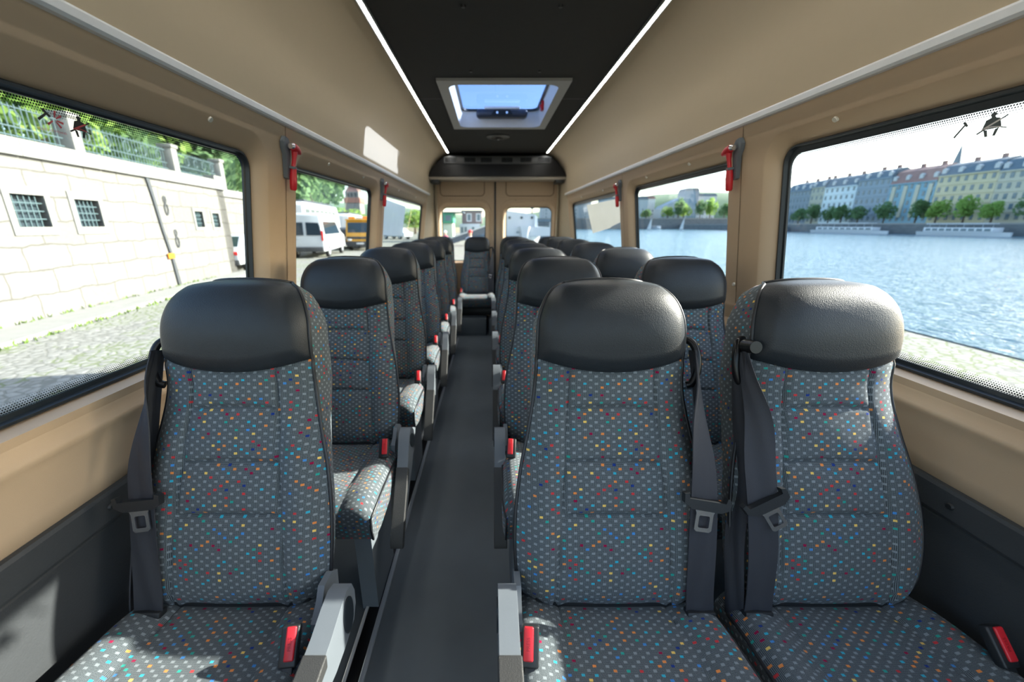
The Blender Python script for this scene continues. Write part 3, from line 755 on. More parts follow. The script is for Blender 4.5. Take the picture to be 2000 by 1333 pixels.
def tongue_mesh(sg, tilt):
    mb = MB(); m4 = Matrix.Rotation(tilt, 4, 'Y')
    out = [(-.044, .014), (-.036, .016), (-.034, .006), (.034, .004), (.036, .014), (.044, .010), (.043, -.008), (.028, -.016), (-.026, -.014), (-.042, -.004)]
    mb.prism([out], lambda p, q, t: m4 @ Vector((p, t, q)), -.008, .006, 0)
    ring = [(-.020, -.012), (.020, -.012), (.016, -.022), (.016, -.054), (.012, -.058), (-.012, -.058), (-.016, -.054), (-.016, -.022)]
    hol = rrect(-.010, .010, -.050, -.026, .003, 3)
    mb.prism([ring, hol], lambda p, q, t: m4 @ Vector((p, t, q)), -.003, -.0005, 1)
    return mb.mesh('belt_tongue', [M['black'], M['steel']], smooth=30)
TONG = {s_: tongue_mesh(s_, s_ * .14) for s_ in (-1, 1)}
TONG_TURNED = tongue_mesh(1, -.5)
def make_seat(sg, off, arm=True, legs=True, tongue_turn=False, lo=.178, ax_=.236, knob=False):
    """sg=+1: belt on the -x side, buckle and armrest on +x; sg=-1 mirrored"""
    r = empty('bus_seat')
    back = link(BACK, 'backrest', r, (0, 0, ZS), (-REC, 0, 0))
    link(HEAD, 'headrest', r, (0, 0, ZS), (-REC, 0, 0))
    link(PIPE, 'piping', r, (0, 0, ZS), (-REC, 0, 0))
    link(CUSH, 'seat_cushion', r, (0, 0, ZS)); [link(cp_, 'cushion_piping', r, (0, 0, ZS)) for cp_ in CPIPE]
    fr = MB().box(-.19, .19, -.30, .06, -.135, -.096, r=.008).box(-.17, .17, .01, .05, -.13, .02, r=.006)
    fr.obj('seat_frame', M['black'], r, (0, 0, ZS))
    if legs:
        for x in (-.172, .172):
            lg = MB(); prof = [(-.335, .322), (-.08, .322), (-.11, .18), (-.12, 0), (-.33, 0), (-.333, .16)]
            lg.prism([prof], lambda p, q, t: (x + t, p, q), -.026, .026); lg.obj('leg', M['grey'], r, smooth=30)
    # belt
    mt = Matrix.Translation((0, 0, ZS)) @ Matrix.Rotation(-REC, 4, 'X')
    bx = -sg
    g = MB(); g.tube(smooth_path([(bx * .140, .06, .565), (bx * (off - .020), .05, .588), (bx * (off + .002), .036, .585), (bx * (off + .013), .028, .560), (bx * (off + .014), .028, .520), (bx * (off + .004), .03, .492), (bx * (off - .008), .034, .486)], 4), .0085, 10)
    if knob:
        g.cyl((bx * (off - .004), .020, .575), (bx * (off - .004), -.014, .572), .0155, .0135, 16); g.tube([(bx * (off - .05), .05, .57), (bx * (off - .004), .012, .574)], .013, 10)
    g.obj('belt_guide', M['gloss_black'], r, (0, 0, ZS), (-REC, 0, 0))
    ctl = [(off + .004, .018, .560, .3, 1), (off + .002, .000, .50, .55, 1), (off - .006, -.018, .42, .85, .6), (off * .6 + .4 * lo, -.030, .32, 1, .25), (lo, -.036, .23, 1, .1), (lo - .003, -.034, .14, 1, .05), (lo - .003, -.026, .06, 1, .0), (lo, -.020, .005, 1, .0), (lo + .004, -.012, -.045, 1, 0)]
    pth = smooth_path(ctl, 7)
    sb = MB(); sb.ribbon([(bx * p[0], p[1], p[2]) for p in pth], [(bx * p[3], p[4], 0) for p in pth], [.014 + .0155 * sstep(i / 22) for i in range(len(pth))], .0012, nacross=8, wav=.0012)
    ctl2 = [(off + .004, .028, .565, .1, 1), (off + .010, .024, .44, .2, 1), (off + .010, .012, .30, .35, 1), (.212, .002, .15, .5, .8), (.214, .0, .02, .5, .8), (.212, .01, -.06, .5, .8)]
    p2 = smooth_path(ctl2, 7); sb.ribbon([(bx * p[0], p[1], p[2]) for p in p2], [(bx * p[3], p[4], 0) for p in p2], .020, .0012, nacross=6, wav=.002)
    sbo = sb.obj('seat_belt', M['belt'], r, (0, 0, ZS), (-REC, 0, 0), smooth=60)
    tg = link(TONG_TURNED if tongue_turn else TONG[bx], 'belt_tongue', sbo, (bx * lo, -.044, .250)); tg.scale = (1.12, 1, 1.05)
    an = MB().box(bx * lo - .030, bx * lo + .030, -.030, -.006, -.012, .010, r=.004).obj('belt_anchor', M['black'], sbo)
    # buckle
    bk = MB().box(-.021, .021, -.011, .012, -.048, .036, r=.005, seg=3); bk.box(-.012, .012, -.006, .006, -.12, -.04, r=.003)
    bko = bk.obj('belt_buckle', M['black'], r, (sg * .196, -.115, ZS + .058), (R(-40), 0, R(sg * 6))); bko.scale = (.78,) * 3
    rb = MB().box(-.0155, .0075, -.0165, -.009, -.034, .0345, r=.0035, seg=3)
    rb.text('PRESS', .011, Matrix.Translation((-.004, -.0166, 0)) @ Matrix.Rotation(math.pi / 2, 4, 'X') @ Matrix.Rotation(math.pi / 2, 4, 'Z'), 1)
    rbo = rb.obj('release_button', [M['red'], M['red_dark']], bko)
    if sg > 0: rbo.location.x = .008
    if arm:
        ax = sg * ax_
        br = MB(); br.prism([[(.045, -.05), (.055, .05), (.03, .070), (-.01, .075), (-.03, .05), (-.06, .03), (-.075, -.03), (-.06, -.09), (.03, -.09)]], lambda p, q, t: (sg * (.205 + t), p, q), 0, .014)
        br.obj('armrest_bracket', M['grey'], r, (0, 0, ZS), smooth=30)
        bd = MB(); side = [(.040, .012), (.030, .040), (.004, .050), (-.03, .046), (-.08, .034), (-.16, .026), (-.26, .020), (-.34, .010), (-.352, -.002), (-.345, -.020), (-.26, -.026), (-.15, -.034), (-.08, -.050), (-.03, -.052), (.02, -.046), (.038, -.02)]
        bm_ = MB(); bm_.prism([side], lambda p, q, t: (t, p, q), -.019, .019)
        me = bm_.mesh('armrest', M['grey'], smooth=30)
        ao = link(me, 'armrest', r, (ax, -.05, ZS + .052))
        md = ao.modifiers.new('edge', 'BEVEL'); md.width = .006; md.segments = 3; md.limit_method = 'ANGLE'; md.angle_limit = R(50)
        pd = [(-.105, .032), (-.16, .0275), (-.26, .0215), (-.34, .012), (-.358, .000), (-.352, -.018), (-.32, -.012), (-.25, .002), (-.16, .006), (-.108, .006)]
        pm = MB(); pm.prism([pd], lambda p, q, t: (t, p, q + .002), -.0215, .0215)
        po = link(pm.mesh('armrest_pad', M['pad'], smooth=30), 'armrest_pad', ao); md = po.modifiers.new('edge', 'BEVEL'); md.width = .005; md.segments = 3; md.limit_method = 'ANGLE'; md.angle_limit = R(50)
        cm = MB(); cm.prism([[(.024 * math.cos(q) - .004, .040 * math.sin(q) - .002) for q in [2 * math.pi * i / 28 for i in range(28)]]], lambda p, q, t: (sg * t, p, q), .018, .0215)
        link(cm.mesh('pivot_cap', M['rubber'], smooth=30), 'pivot_cap', ao)
    return r
def seat_copy(src, arm_down=None):
    c = copy_tree(src)
    return c
def lower_arm(root, ang):
    for ch in root.children:
        if ch.name.split('.')[0] == 'armrest': ch.rotation_euler = (R(ang), 0, 0)
XL_, XA, XW = -.658, .181, .660
ROW0, PIT = .650, .668
ORD = ['front', 'second', 'third', 'fourth', 'fifth', 'sixth']
protoL = make_seat(1, .180, lo=.162, ax_=.262); protoA = make_seat(-1, .184); protoW = make_seat(1, .180, arm=False, tongue_turn=True, knob=True)
for i in range(6):
    y = ROW0 + PIT * i
    for proto, x, where, grp in ((protoL, XL_, 'left of the aisle by the window', 'single seats left of the aisle'), (protoA, XA, 'right of the aisle beside the aisle', 'aisle seats right of the aisle'), (protoW, XW, 'right of the aisle by the window', 'window seats right of the aisle')):
        s = proto if i == 0 else seat_copy(proto)
        s.location = (x, y, 0)
        if i == 0: nm = 'dotted bus seat, %s, front row' % where
        else: nm = 'dotted bus seat, %s, %s row from the front' % (where, ORD[i])
        tag(s, nm, 'seat', grp)
        if i > 0: lower_arm(s, 48)
# rear bench row on a raised box
rearA = make_seat(-1, .200, arm=False, legs=False); rearW = make_seat(1, .200, arm=False, legs=False)
for src, x, first, lab in ((rearA, -.250, True, 'dark rear row seat facing up the aisle in front of the left rear door'), (rearW, -.70, True, 'dark rear row seat in the left rear corner'), (rearA, .200, False, 'dark rear row seat just right of the aisle'), (rearW, .66, False, 'dark rear row seat in the right rear corner')):
    s = src if first else copy_tree(src)
    s.location = (x, 4.775, 0); s.scale = (.94, 1, .985)
    tag(s, lab, 'seat', 'seats of the rear row')
stp = empty('rear_seat_box', (0, 4.7, 0)); tag(stp, 'dark grey raised box under the rear row of seats', 'box')
MB().box(-.925, -.135, -.36, .6, 0, .195, r=.006).obj('left_box', M['floor'], stp)
MB().box(-.10, .925, -.36, .6, 0, .195, r=.006).obj('right_box', M['floor'], stp)
MB().box(-.85, .85, -.16, .2, .195, .278, r=.006).obj('seat_support', M['black'], stp)
# ================================================================== OUTSIDE
G = -.576
M2 = dict(
    ground=ground_mat(), water=water_mat(),
    wallstone=stone_mat('embankment_stone', (.225, .222, .208), (.175, .172, .16), (.115, .11, .10), .95, .46),
    ashlar=mat('pale_ashlar', (.215, .212, .198), .9, var=.14, scale=6, bump=.5, bscale=40),
    kerb=mat('pale_kerb', (.24, .236, .22), .9, var=.15, scale=4),
    grass=mat('kerb_grass', (.11, .18, .03), .9, var=.4, scale=10),
    iron=mat('railing_iron', (.06, .10, .11), .6), grille=mat('window_grille', (.05, .055, .06), .6),
    darkwin=mat('dark_opening', (.03, .045, .055), .3),
    leaf1=leaf_mat('leaves_bright', (.13, .25, .05), (.30, .44, .12)), leaf2=leaf_mat('leaves_dark', (.07, .14, .07), (.17, .28, .12)),
    trunk=mat('bark', (.08, .06, .04), .9),
    wpaint=mat('white_paint', (.50, .52, .54), .3, coat=.4), yellow=mat('yellow_paint', (.62, .30, .02), .35, coat=.3), silver=mat('silver_paint', (.42, .45, .48), .3, coat=.4),
    tyre=mat('tyre', (.02, .02, .02), .8), carglass=mat('car_glass', (.02, .035, .05), .08), tail=mat('tail_light', (.6, .02, .02), .3), amber=mat('amber_beacon', (.85, .25, .02), .3),
    plate=mat('number_plate', (.6, .6, .6), .5), bumper=mat('dark_bumper', (.04, .042, .045), .5),
    quay=stone_mat('quay_stone', (.17, .18, .185), (.13, .14, .145), (.10, .11, .115), 2.2, .8, .03),
    slate=mat('slate_roof', (.09, .13, .16), .7, var=.2, scale=.6), redroof=mat('red_tile_roof', (.25, .15, .13), .8, var=.2, scale=.6),  # red tiles greyed to put far-bank haze into the colour
    bwin=mat('building_window', (.10, .15, .18), .2), bframe=mat('window_trim', (.45, .46, .45), .7),
)
gd = MB().prism([[(-70, -40), (7.3, -40), (7.3, 38), (1.6, 41), (1.0, 90), (-70, 160)]], lambda p, q, t: (p, q, t), G, None).obj('ground', M2['ground'], smooth=0)
struct(gd, 'pale cobbled quay with tufts of grass')
struct(MB().prism([[(7.3, -40), (600, -40), (600, 440), (-20, 440), (1.0, 90), (1.6, 41), (7.3, 38)]], lambda p, q, t: (p, q, t), -2.9, None).obj('river', M2['water'], smooth=0), 'rippled pale blue river')
qw = MB()
pts = [(7.3, -40), (7.3, 38), (1.6, 41), (1.0, 90)]
qw.grid([[(x, y, G + .02) for x, y in pts], [(x, y, -3.2) for x, y in pts]]); struct(qw.obj('quay_edge', M2['quay'], smooth=0), 'stone edge of the near quay')
P0 = Vector((-8.654, 6.56, 0)); TD = Vector((-.1459, .9893, 0)); ND = Vector((.9893, .1459, 0)); RZ = math.atan2(.1459, .9893)
def wl_(s_, z, d=0.0): p = P0 + TD * s_ + ND * d; return (p.x, p.y, z)
# kerb and walkway at the foot of the wall
kb = MB(); kb.prism([[(-14, 1.32), (9.2, .72), (9.2, 0), (-14, 0)]], lambda p, q, t: wl_(p, t, q), G + .07, G - .05); 
struct(kb.obj('pavement', M2['kerb'], smooth=0), 'raised pale pavement at the foot of the stone wall')
gs = MB()
for k in range(700):
    s_ = random.uniform(-6, 7.2); line = random.random() < .75
    d = (interp([(-14, 1.32), (9.2, .72)], s_) + random.gauss(.05, .05)) if line else random.uniform(.02, .09)
    b_ = Vector(wl_(s_, G, d)); hgt = random.uniform(.03, .09); a_ = random.uniform(0, 6.28); w_ = .02
    z0 = G if line else G + .07
    dv = Vector((math.cos(a_), math.sin(a_), 0))
    gs.add([(b_.x - dv.x * w_, b_.y - dv.y * w_, z0), (b_.x + dv.x * w_, b_.y + dv.y * w_, z0), (b_.x + dv.x * .03 + random.gauss(0, .02), b_.y + dv.y * .03, z0 + hgt)], [[0, 1, 2]])
tag(gs.obj('kerb_grass', M2['grass'], smooth=0, weld=False), 'short green grass along the kerb below the stone wall', 'grass', kind='stuff')
# embankment wall
ew = empty('embankment_wall', (P0.x, P0.y, G)); tag(ew, 'tall pale stone embankment wall with small grated windows on the left', 'wall')
def wpart(mb, name, m_, root=ew, **k):
    ob = mb.obj(name, m_, root, **k); ob.location = -Vector(root.matrix_basis.translation); return ob
def lw(mb, m_=0): return mb
WZ = 2.46
def uvfix(ob):
    me = ob.data; uvl = me.uv_layers['UVMap']
    for lp in me.loops:
        co = me.vertices[lp.vertex_index].co; uvl.data[lp.index].uv = ((Vector((co.x, co.y, 0)) - P0).dot(TD), co.z)
hol = [(.93, 1.60, 1.19, 1.78), (2.27, 2.92, 1.19, 1.76), (6.70, 7.18, 1.16, 1.66), (7.76, 8.22, 1.15, 1.63)]
mb = MB(); mb.prism([[(-14, G - .1), (8.9, G - .1), (8.9, WZ), (-14, WZ)]] + [[(a, c), (b, c), (b, d), (a, d)] for a, b, c, d in hol], lambda p, q, t: wl_(p, q, t), 0, -.5)
ob = wpart(mb, 'stonework', M2['wallstone'], smooth=0); uvfix(ob)
mb = MB()
for k in range(-12, 8): mb.box(0, 1, 0, 1, 0, 1)
mb = MB()
for k in range(12):
    a, b = -14 + k * 1.92, -14 + (k + 1) * 1.92 - .012
    mb.prism([[(a, WZ), (b, WZ), (b, 2.76), (a, 2.76)]], lambda p, q, t: wl_(p, q, t), .09, -.6)
wpart(mb, 'coping', M2['ashlar'], smooth=0)
for a, b, c, d in hol:
    e = .10 if b < 3 else .06
    mb = MB(); mb.prism([[(a - e * 1.2, c - e * 1.5), (b + e * 1.2, c - e * 1.5), (b + e * 1.2, d + e * 1.5), (a - e * 1.2, d + e * 1.5)], [(a, c), (b, c), (b, d), (a, d)]], lambda p, q, t: wl_(p, q, t), .025, -.15)
    sr = wpart(mb, 'window_surround', M2['ashlar'], smooth=0)
    mb = MB(); mb.prism([[(a, c), (b, c), (b, d), (a, d)]], lambda p, q, t: wl_(p, q, t), -.16, None)
    n_ = 6
    for k in range(1, n_): 
        x = a + (b - a) * k / n_; mb.prism([[(x - .010, c), (x + .010, c), (x + .010, d), (x - .010, d)]], lambda p, q, t: wl_(p, q, t), -.05, -.07, 1)
    for k in range(1, 4):
        z = c + (d - c) * k / 4; mb.prism([[(a, z - .010), (b, z - .010), (b, z + .010), (a, z + .010)]], lambda p, q, t: wl_(p, q, t), -.045, -.06, 1)
    gq = mb.obj('window_grille', [M2['darkwin'], M2['iron']], ew, smooth=0); gq.location = -Vector(ew.matrix_basis.translation)
dr = MB(); dr.ribbon([wl_(4.73 + .11 * i + .02 * math.sin(i * 9), 2.72 - i * .80, .03) for i in range(5)], [tuple(TD)] * 5, [.07, .05, .045, .05, .07], .02)
wpart(dr, 'dark_joint', M2['grille'])
for (s_, z) in ((5.32, 1.72), (5.5, .80)):
    mb = MB(); mb.tube([wl_(s_ + .05 * math.cos(q), z + .20 + .10 * math.sin(q), .03) for q in [6.283 * i / 14 for i in range(14)]], .014, 6, closed=True)
    mb.tube([wl_(s_ + .07 * math.cos(q), z - .06 + .15 * math.sin(q), .03) for q in [6.283 * i / 14 for i in range(14)]], .016, 6, closed=True)
    wpart(mb, 'mooring_ring', M2['grille'])
mb = MB(); mb.box(-.14, .14, -.015, .015, -.07, .07, mtx=Matrix.Translation(wl_(5.02, .37, .05)) @ Matrix.Rotation(RZ + math.pi / 2, 4, 'Z')); wpart(mb, 'orange_plate', M2['amber'], smooth=0)
# set-back second wall
ew2 = empty('set_back_wall', (P0.x, P0.y, G)); ew2.location = Vector(wl_(9, G, -1.6)); tag(ew2, 'set-back stone wall beyond the parked silver car', 'wall')
mb = MB(); mb.prism([[(8.9, G - .1), (32, G - .1), (32, WZ), (8.9, WZ)]], lambda p, q, t: wl_(p, q, t), -1.6, -2.1); mb.prism([[(8.4, G - .1), (8.9, G - .1), (8.9, WZ), (8.4, WZ)]], lambda p, q, t: wl_(p, q, t), 0, -2.1)
ob = wpart(mb, 'stonework', M2['wallstone'], ew2, smooth=0); uvfix(ob)
mb = MB(); mb.prism([[(8.4, WZ), (32, WZ), (32, 2.76), (8.4, 2.76)]], lambda p, q, t: wl_(p, q, t), -1.5, -2.2); mb.prism([[(8.2, WZ), (9.0, WZ), (9.0, 2.9), (8.2, 2.9)]], lambda p, q, t: wl_(p, q, t), .1, -1.5); wpart(mb, 'coping', M2['ashlar'], ew2, smooth=0)
# railing with stone posts on the coping
posts = [-.55, 2.96, 6.48, 9.3]
for i, s_ in enumerate(posts):
    mb = MB(); mt_ = Matrix.Translation(wl_(s_, 0, -.25)) @ Matrix.Rotation(RZ, 4, 'Z')
    mb.box(-.17, .17, -.13, .13, 2.76, 3.46, r=.01, mtx=mt_); mb.box(-.21, .21, -.17, .17, 3.46, 3.56, r=.015, mtx=mt_)
    ob = mb.obj('stone_post', M2['ashlar'], None, smooth=30)
    tag(ob, ['pale stone parapet post left of the larger grated windows', 'pale stone parapet post behind the seat belt sticker', 'pale stone parapet post right of the dark wall joint', 'pale stone parapet post at the corner end of the wall'][i], 'post', 'posts of the wall railing')
for i, (a, b) in enumerate(zip(posts, posts[1:])):
    mb = MB(); a2, b2 = a + .17, b - .17
    for z in (2.86, 3.02, 3.38): mb.tube([wl_(a2, z, -.25), wl_(b2, z, -.25)], .014, 6)
    k = a2 + .08
    while k < b2:
        mb.tube([wl_(k, 2.80, -.25), wl_(k, 3.44, -.25)], .010, 5); k += .115
    for q in range(5):
        c_ = a2 + (b2 - a2) * (q + .5) / 5; mb.tube([wl_(c_ + .10 * math.cos(w_), 3.2 + .13 * math.sin(w_), -.25) for w_ in [6.283 * j / 12 for j in range(12)]], .010, 5, closed=True)
    ob = mb.obj('iron_railing', M2['iron'], None, smooth=40)
    tag(ob, 'dark iron railing section with rings, %s' % ['above the two large grated windows', 'between the sticker post and the joint post', 'above the two small grated windows'][i], 'railing', 'railing sections on the wall')

# trees
def leaf_cloud(rx, ry, rz, n, size, seed, blobs=9):
    rnd = random.Random(seed); mb = MB()
    cs = [(rnd.uniform(-.55, .55) * rx, rnd.uniform(-.55, .55) * ry, rnd.uniform(-.45, .5) * rz, rnd.uniform(.38, .62)) for _ in range(blobs)]
    for k in range(n):
        c_ = rnd.choice(cs); d = Vector((rnd.gauss(0, 1), rnd.gauss(0, 1), rnd.gauss(0, 1))).normalized() * (rnd.uniform(.5, 1) ** .5) * c_[3]
        p = Vector((c_[0] + d.x * rx, c_[1] + d.y * ry, c_[2] + d.z * rz))
        a_ = Vector((rnd.gauss(0, 1), rnd.gauss(0, 1), rnd.gauss(0, .6))).normalized(); b_ = a_.orthogonal().normalized(); s_ = size * rnd.uniform(.6, 1.3)
        mb.add([p - a_ * s_, p + b_ * s_ * .5, p + a_ * s_, p - b_ * s_ * .5], [[0, 1, 2, 3]])
    return mb
LEAF = {}
def tree(x, y, z0, h_, r_, lab, kind='leaf1', grp=None, n=1500, trunk=True, seed=0, name='tree'):
    root = empty(name, (x, y, z0)); tag(root, lab, 'tree', grp)
    key = (kind, seed % 3, n)
    if key not in LEAF: LEAF[key] = leaf_cloud(1, 1, 1, n, .11 if n > 1000 else .16, seed % 3 + 11).mesh('crown', M2[kind], smooth=0, weld=False)
    c_ = link(LEAF[key], 'crown', root, (0, 0, h_ * .58)); c_.scale = (r_, r_, h_ * .45)
    c_.rotation_euler = (0, 0, seed * 1.3)
    if trunk:
        mb = MB(); mb.tube([(0, 0, -.1), (.02, .03, h_ * .25), (-.03, 0, h_ * .5)], [r_ * .09, r_ * .07, r_ * .04], 8); mb.obj('trunk', M2['trunk'], root)
    return root
lt = ['leftmost of the row', 'above the larger grated windows', 'behind the post at the sticker', 'above the dark wall joint', 'above the small grated windows', 'over the end of the stone wall', 'beyond the end of the wall']
for i, s_ in enumerate((-2.6, .2, 2.8, 5.2, 7.6, 10.2, 13.5)):
    p = wl_(s_, 0, -2.6 - (i % 3) * .8); tree(p[0], p[1], 2.3, 4.6, 2.1, 'leafy green tree behind the iron railing, ' + lt[i], 'leaf1' if i % 2 else 'leaf2', 'trees behind the railing', 2600, seed=i)
for i, s_ in enumerate((17, 22, 28, 35, 43, 52, 62)):
    p = wl_(s_, 0, -6.5 - i * .4); tree(p[0], p[1], 1.0, 10.5 + i * .9, 3.2 + i * .12, 'tall tree above the coaches, %s behind the middle left window' % ['first', 'second', 'third', 'fourth', 'fifth', 'sixth', 'seventh'][i], 'leaf2', 'trees above the coaches', 2600, seed=i + 3)
for i, (x, y, hh) in enumerate(((-32, 84, 5.5), (-27, 82, 5.0), (-23, 88, 6.0), (-16, 86, 5.0))):
    tree(x, y, G, hh, 3.2, 'bright green tree %s' % ['left below the white tower', 'right below the white tower', 'right of the yellow lorry', 'seen through the rear left side window'][i], 'leaf1', 'trees near the tower', 1500, seed=i + 5)

# vehicles: local +y is forward, origin on the ground under the rear
def veh(name, lab, cat, loc, rz): return tag(empty(name, loc, rz), lab, cat)
def wheels(root, xs_, ys_, r_, w_=.2):
    for x in xs_:
        for y in ys_:
            o_ = MB().tube([(x - w_ / 2, y, r_), (x - w_ * .42, y, r_), (x + w_ * .42, y, r_), (x + w_ / 2, y, r_)], [r_ * .85, r_, r_, r_ * .85], 20).obj('wheel', M2['tyre'], root)
            MB().cyl((x - w_ * .52, y, r_), (x + w_ * .52, y, r_), r_ * .55, n=14).obj('hub', M2['silver'], o_)
def shell(prof, w0, w1, zc, bev=.06):
    """side profile (y,z) extruded across the width; narrower above zc"""
    bm = bmesh.new(); vs = [[bm.verts.new((sg * (w0 if z <= zc else w0 + (w1 - w0) * (z - zc) / (max(p[1] for p in prof) - zc)), y, z)) for y, z in prof] for sg in (-1, 1)]
    n_ = len(prof)
    bm.faces.new(vs[0]); bm.faces.new(vs[1][::-1])
    for i in range(n_): bm.faces.new([vs[0][i], vs[1][i], vs[1][(i + 1) % n_], vs[0][(i + 1) % n_]])
    bmesh.ops.recalc_face_normals(bm, faces=bm.faces[:])
    bmesh.ops.bevel(bm, geom=bm.edges[:], offset=bev, segments=3, profile=.6, affect='EDGES')
    return MB().bm(bm)
v = veh('van', 'white van parked rear towards us in the middle left window', 'van', (-10.36, 22.4, G), RZ)
shell([(0, .35), (0, 1.15), (.10, 2.35), (.25, 2.46), (3.6, 2.46), (4.6, 1.45), (5.5, 1.2), (5.6, .4)], .98, .82, 1.1, .09).obj('body', M2['wpaint'], v)
for sg in (-1, 1): MB().prism([[(sg * .08, 1.25), (sg * .84, 1.25), (sg * .80, 1.75), (sg * .74, 1.92), (sg * .08, 1.95)]], lambda p, q, t: (p, t + (q - 1.15) * .083, q), -.035, 0).obj('rear_window', M2['carglass'], v, smooth=0)
for sg in (-1, 1):
    MB().box(sg * .90 - .06, sg * .90 + .06, -.03, .12, .95, 1.5, r=.02).obj('tail_light', M2['tail'], v)
    MB().prism([[(.5, 1.3), (3.3, 1.3), (4.2, 1.3), (3.55, 2.0), (.5, 2.0)]], lambda p, q, t: (sg * (.985 - (q - 1.1) * .118 + t), p, q), 0, .012).obj('side_window', M2['carglass'], v, smooth=0)
MB().box(-.9, .9, -.08, .05, .35, .62, r=.04).obj('bumper', M2['bumper'], v); MB().box(-.55, -.35, -.05, 0, 1.02, 1.1, r=.02).obj('door_handle', M2['silver'], v)
wheels(v, (-.88, .88), (1.0, 4.5), .34)
c = veh('car', 'silver car parked against the stone wall at the window edge', 'car', (-10.62, 15.2, G), RZ)
shell([(0, .3), (0, .85), (.5, .95), (1.1, 1.42), (2.4, 1.45), (3.2, .98), (4.1, .85), (4.2, .35)], .86, .66, .9, .08).obj('body', M2['silver'], c)
for sg in (-1, 1): MB().prism([[(.75, .96), (3.0, .96), (2.4, 1.36), (1.15, 1.34)]], lambda p, q, t: (sg * (.86 - (q - .9) * .36 + t), p, q), 0, .012).obj('side_window', M2['carglass'], c, smooth=0)
MB().prism([[(-.62, .98), (.62, .98), (.54, 1.36), (-.54, 1.36)]], lambda p, q, t: (p, .50 + (q - .95) * 1.27 + t, q), -.015, 0).obj('rear_window', M2['carglass'], c, smooth=0)
for sg in (-1, 1): MB().box(sg * .7 - .12, sg * .7 + .12, -.02, .08, .68, .82, r=.02).obj('tail_light', M2['tail'], c)
MB().box(-.84, .84, -.05, .1, .3, .5, r=.03).obj('bumper', M2['bumper'], c); wheels(c, (-.76, .76), (.8, 3.3), .31)
t = veh('lorry', 'yellow lorry with orange beacons facing us in the middle left window', 'lorry', (-9.55, 29.3, G), RZ)
shell([(0, .5), (0, 1.1), (.12, 1.95), (.25, 2.12), (1.7, 2.12), (1.75, .5)], .98, .92, 1.2, .06).obj('cab', M2['yellow'], t)
MB().prism([[(-.84, 1.28), (.84, 1.28), (.80, 1.98), (-.80, 1.98)]], lambda p, q, t_: (p, (q - 1.1) * .15 - .02 + t_, q), -.01, .01).obj('windscreen', M2['carglass'], t, smooth=0)
MB().box(-.93, .93, -.04, .06, .82, 1.0, r=.02).obj('grille', M2['bumper'], t); MB().box(-.98, .98, -.10, .10, .28, .66, r=.04).obj('bumper', M2['bumper'], t)
for sg in (-1, 1): MB().box(sg * .74 - .14, sg * .74 + .14, -.12, -.05, .70, .84, r=.02).obj('headlight', M2['plate'], t)
MB().box(-.26, .26, -.12, -.09, .46, .57).obj('number_plate', M2['plate'], t, smooth=0)
MB().box(-.95, .95, .1, .5, 2.12, 2.22, r=.02).obj('roof_bar', M2['yellow'], t)
for x in (-.5, .5): MB().box(x - .24, x + .24, .15, .4, 2.22, 2.40, r=.05).obj('beacon', M2['amber'], t)
MB().box(-.22, .22, .18, .36, 2.22, 2.36, r=.03).obj('roof_sign', M2['plate'], t)
MB().box(-1.0, 1.0, 1.9, 5.6, .7, 1.7, r=.04).obj('load_bed', M2['bumper'], t); wheels(t, (-.86, .86), (.9, 4.4), .44, .26)
for i, (y0, x0, lab, hgt) in enumerate(((27.5, -13.9, 'white coach with dark windows behind the white van', 3.35), (40, -15.2, 'white coach parked further along beyond the first coach', 2.9))):
    b = veh('coach', lab, 'coach', (x0, y0, G), RZ); b['group'] = 'parked coaches'
    L_ = 11 if i == 0 else 9
    shell([(0, .4), (0, hgt - .2), (.3, hgt), (L_ - .9, hgt), (L_ - .25, hgt - .8), (L_, 1.2), (L_, .4)], 1.25, 1.2, 1.5, .10).obj('body', M2['wpaint'], b)
    for k in range(7):
        a0 = .5 + k * (L_ - 2) / 7
        for sg in (-1, 1): MB().prism([rrect(a0, a0 + (L_ - 2) / 7 - .22, 1.75, hgt - .45, .08, 3)], lambda p, q, t_: (sg * (1.25 - (q - 1.5) * .03 + t_), p, q), -.01, .02).obj('side_window', M2['carglass'], b, smooth=0)
    MB().box(-1.1, 1.1, 1, L_ - 2, hgt, hgt + .16, r=.06).obj('roof_unit', M2['bumper'], b)
    wheels(b, (-1.1, 1.1), (2.2, L_ - 2.4), .48, .28)
c2 = veh('car', 'small white car on the quay seen in the rear left side window', 'car', (-10.9, 53.5, G), R(60))
shell([(0, .3), (0, .85), (.5, .95), (1.1, 1.42), (2.4, 1.45), (3.2, .98), (4.1, .85), (4.2, .35)], .86, .66, .9, .08).obj('body', M2['wpaint'], c2)
for sg in (-1, 1): MB().prism([[(.75, .96), (3.0, .96), (2.4, 1.36), (1.15, 1.34)]], lambda p, q, t_: (sg * (.86 - (q - .9) * .36 + t_), p, q), 0, .012).obj('side_window', M2['carglass'], c2, smooth=0)
wheels(c2, (-.76, .76), (.8, 3.3), .31)
dv = veh('car', 'dark car parked between the white van and the yellow lorry', 'car', (-11.9, 31, G), RZ)
shell([(0, .3), (0, .95), (.2, 1.5), (.8, 1.62), (2.6, 1.62), (3.4, 1.05), (4.2, .9), (4.3, .35)], .9, .7, 1.0, .08).obj('body', M2['bumper'], dv)
MB().prism([[(-.66, 1.05), (.66, 1.05), (.58, 1.5), (-.58, 1.5)]], lambda p, q, t_: (p, .04 + (q - .95) * .37 + t_, q), -.03, 0).obj('rear_window', M2['carglass'], dv, smooth=0)
for sg in (-1, 1): MB().box(sg * .74 - .1, sg * .74 + .1, -.03, .08, .75, .95, r=.02).obj('tail_light', M2['plate'], dv)
wheels(dv, (-.8, .8), (.8, 3.4), .33)

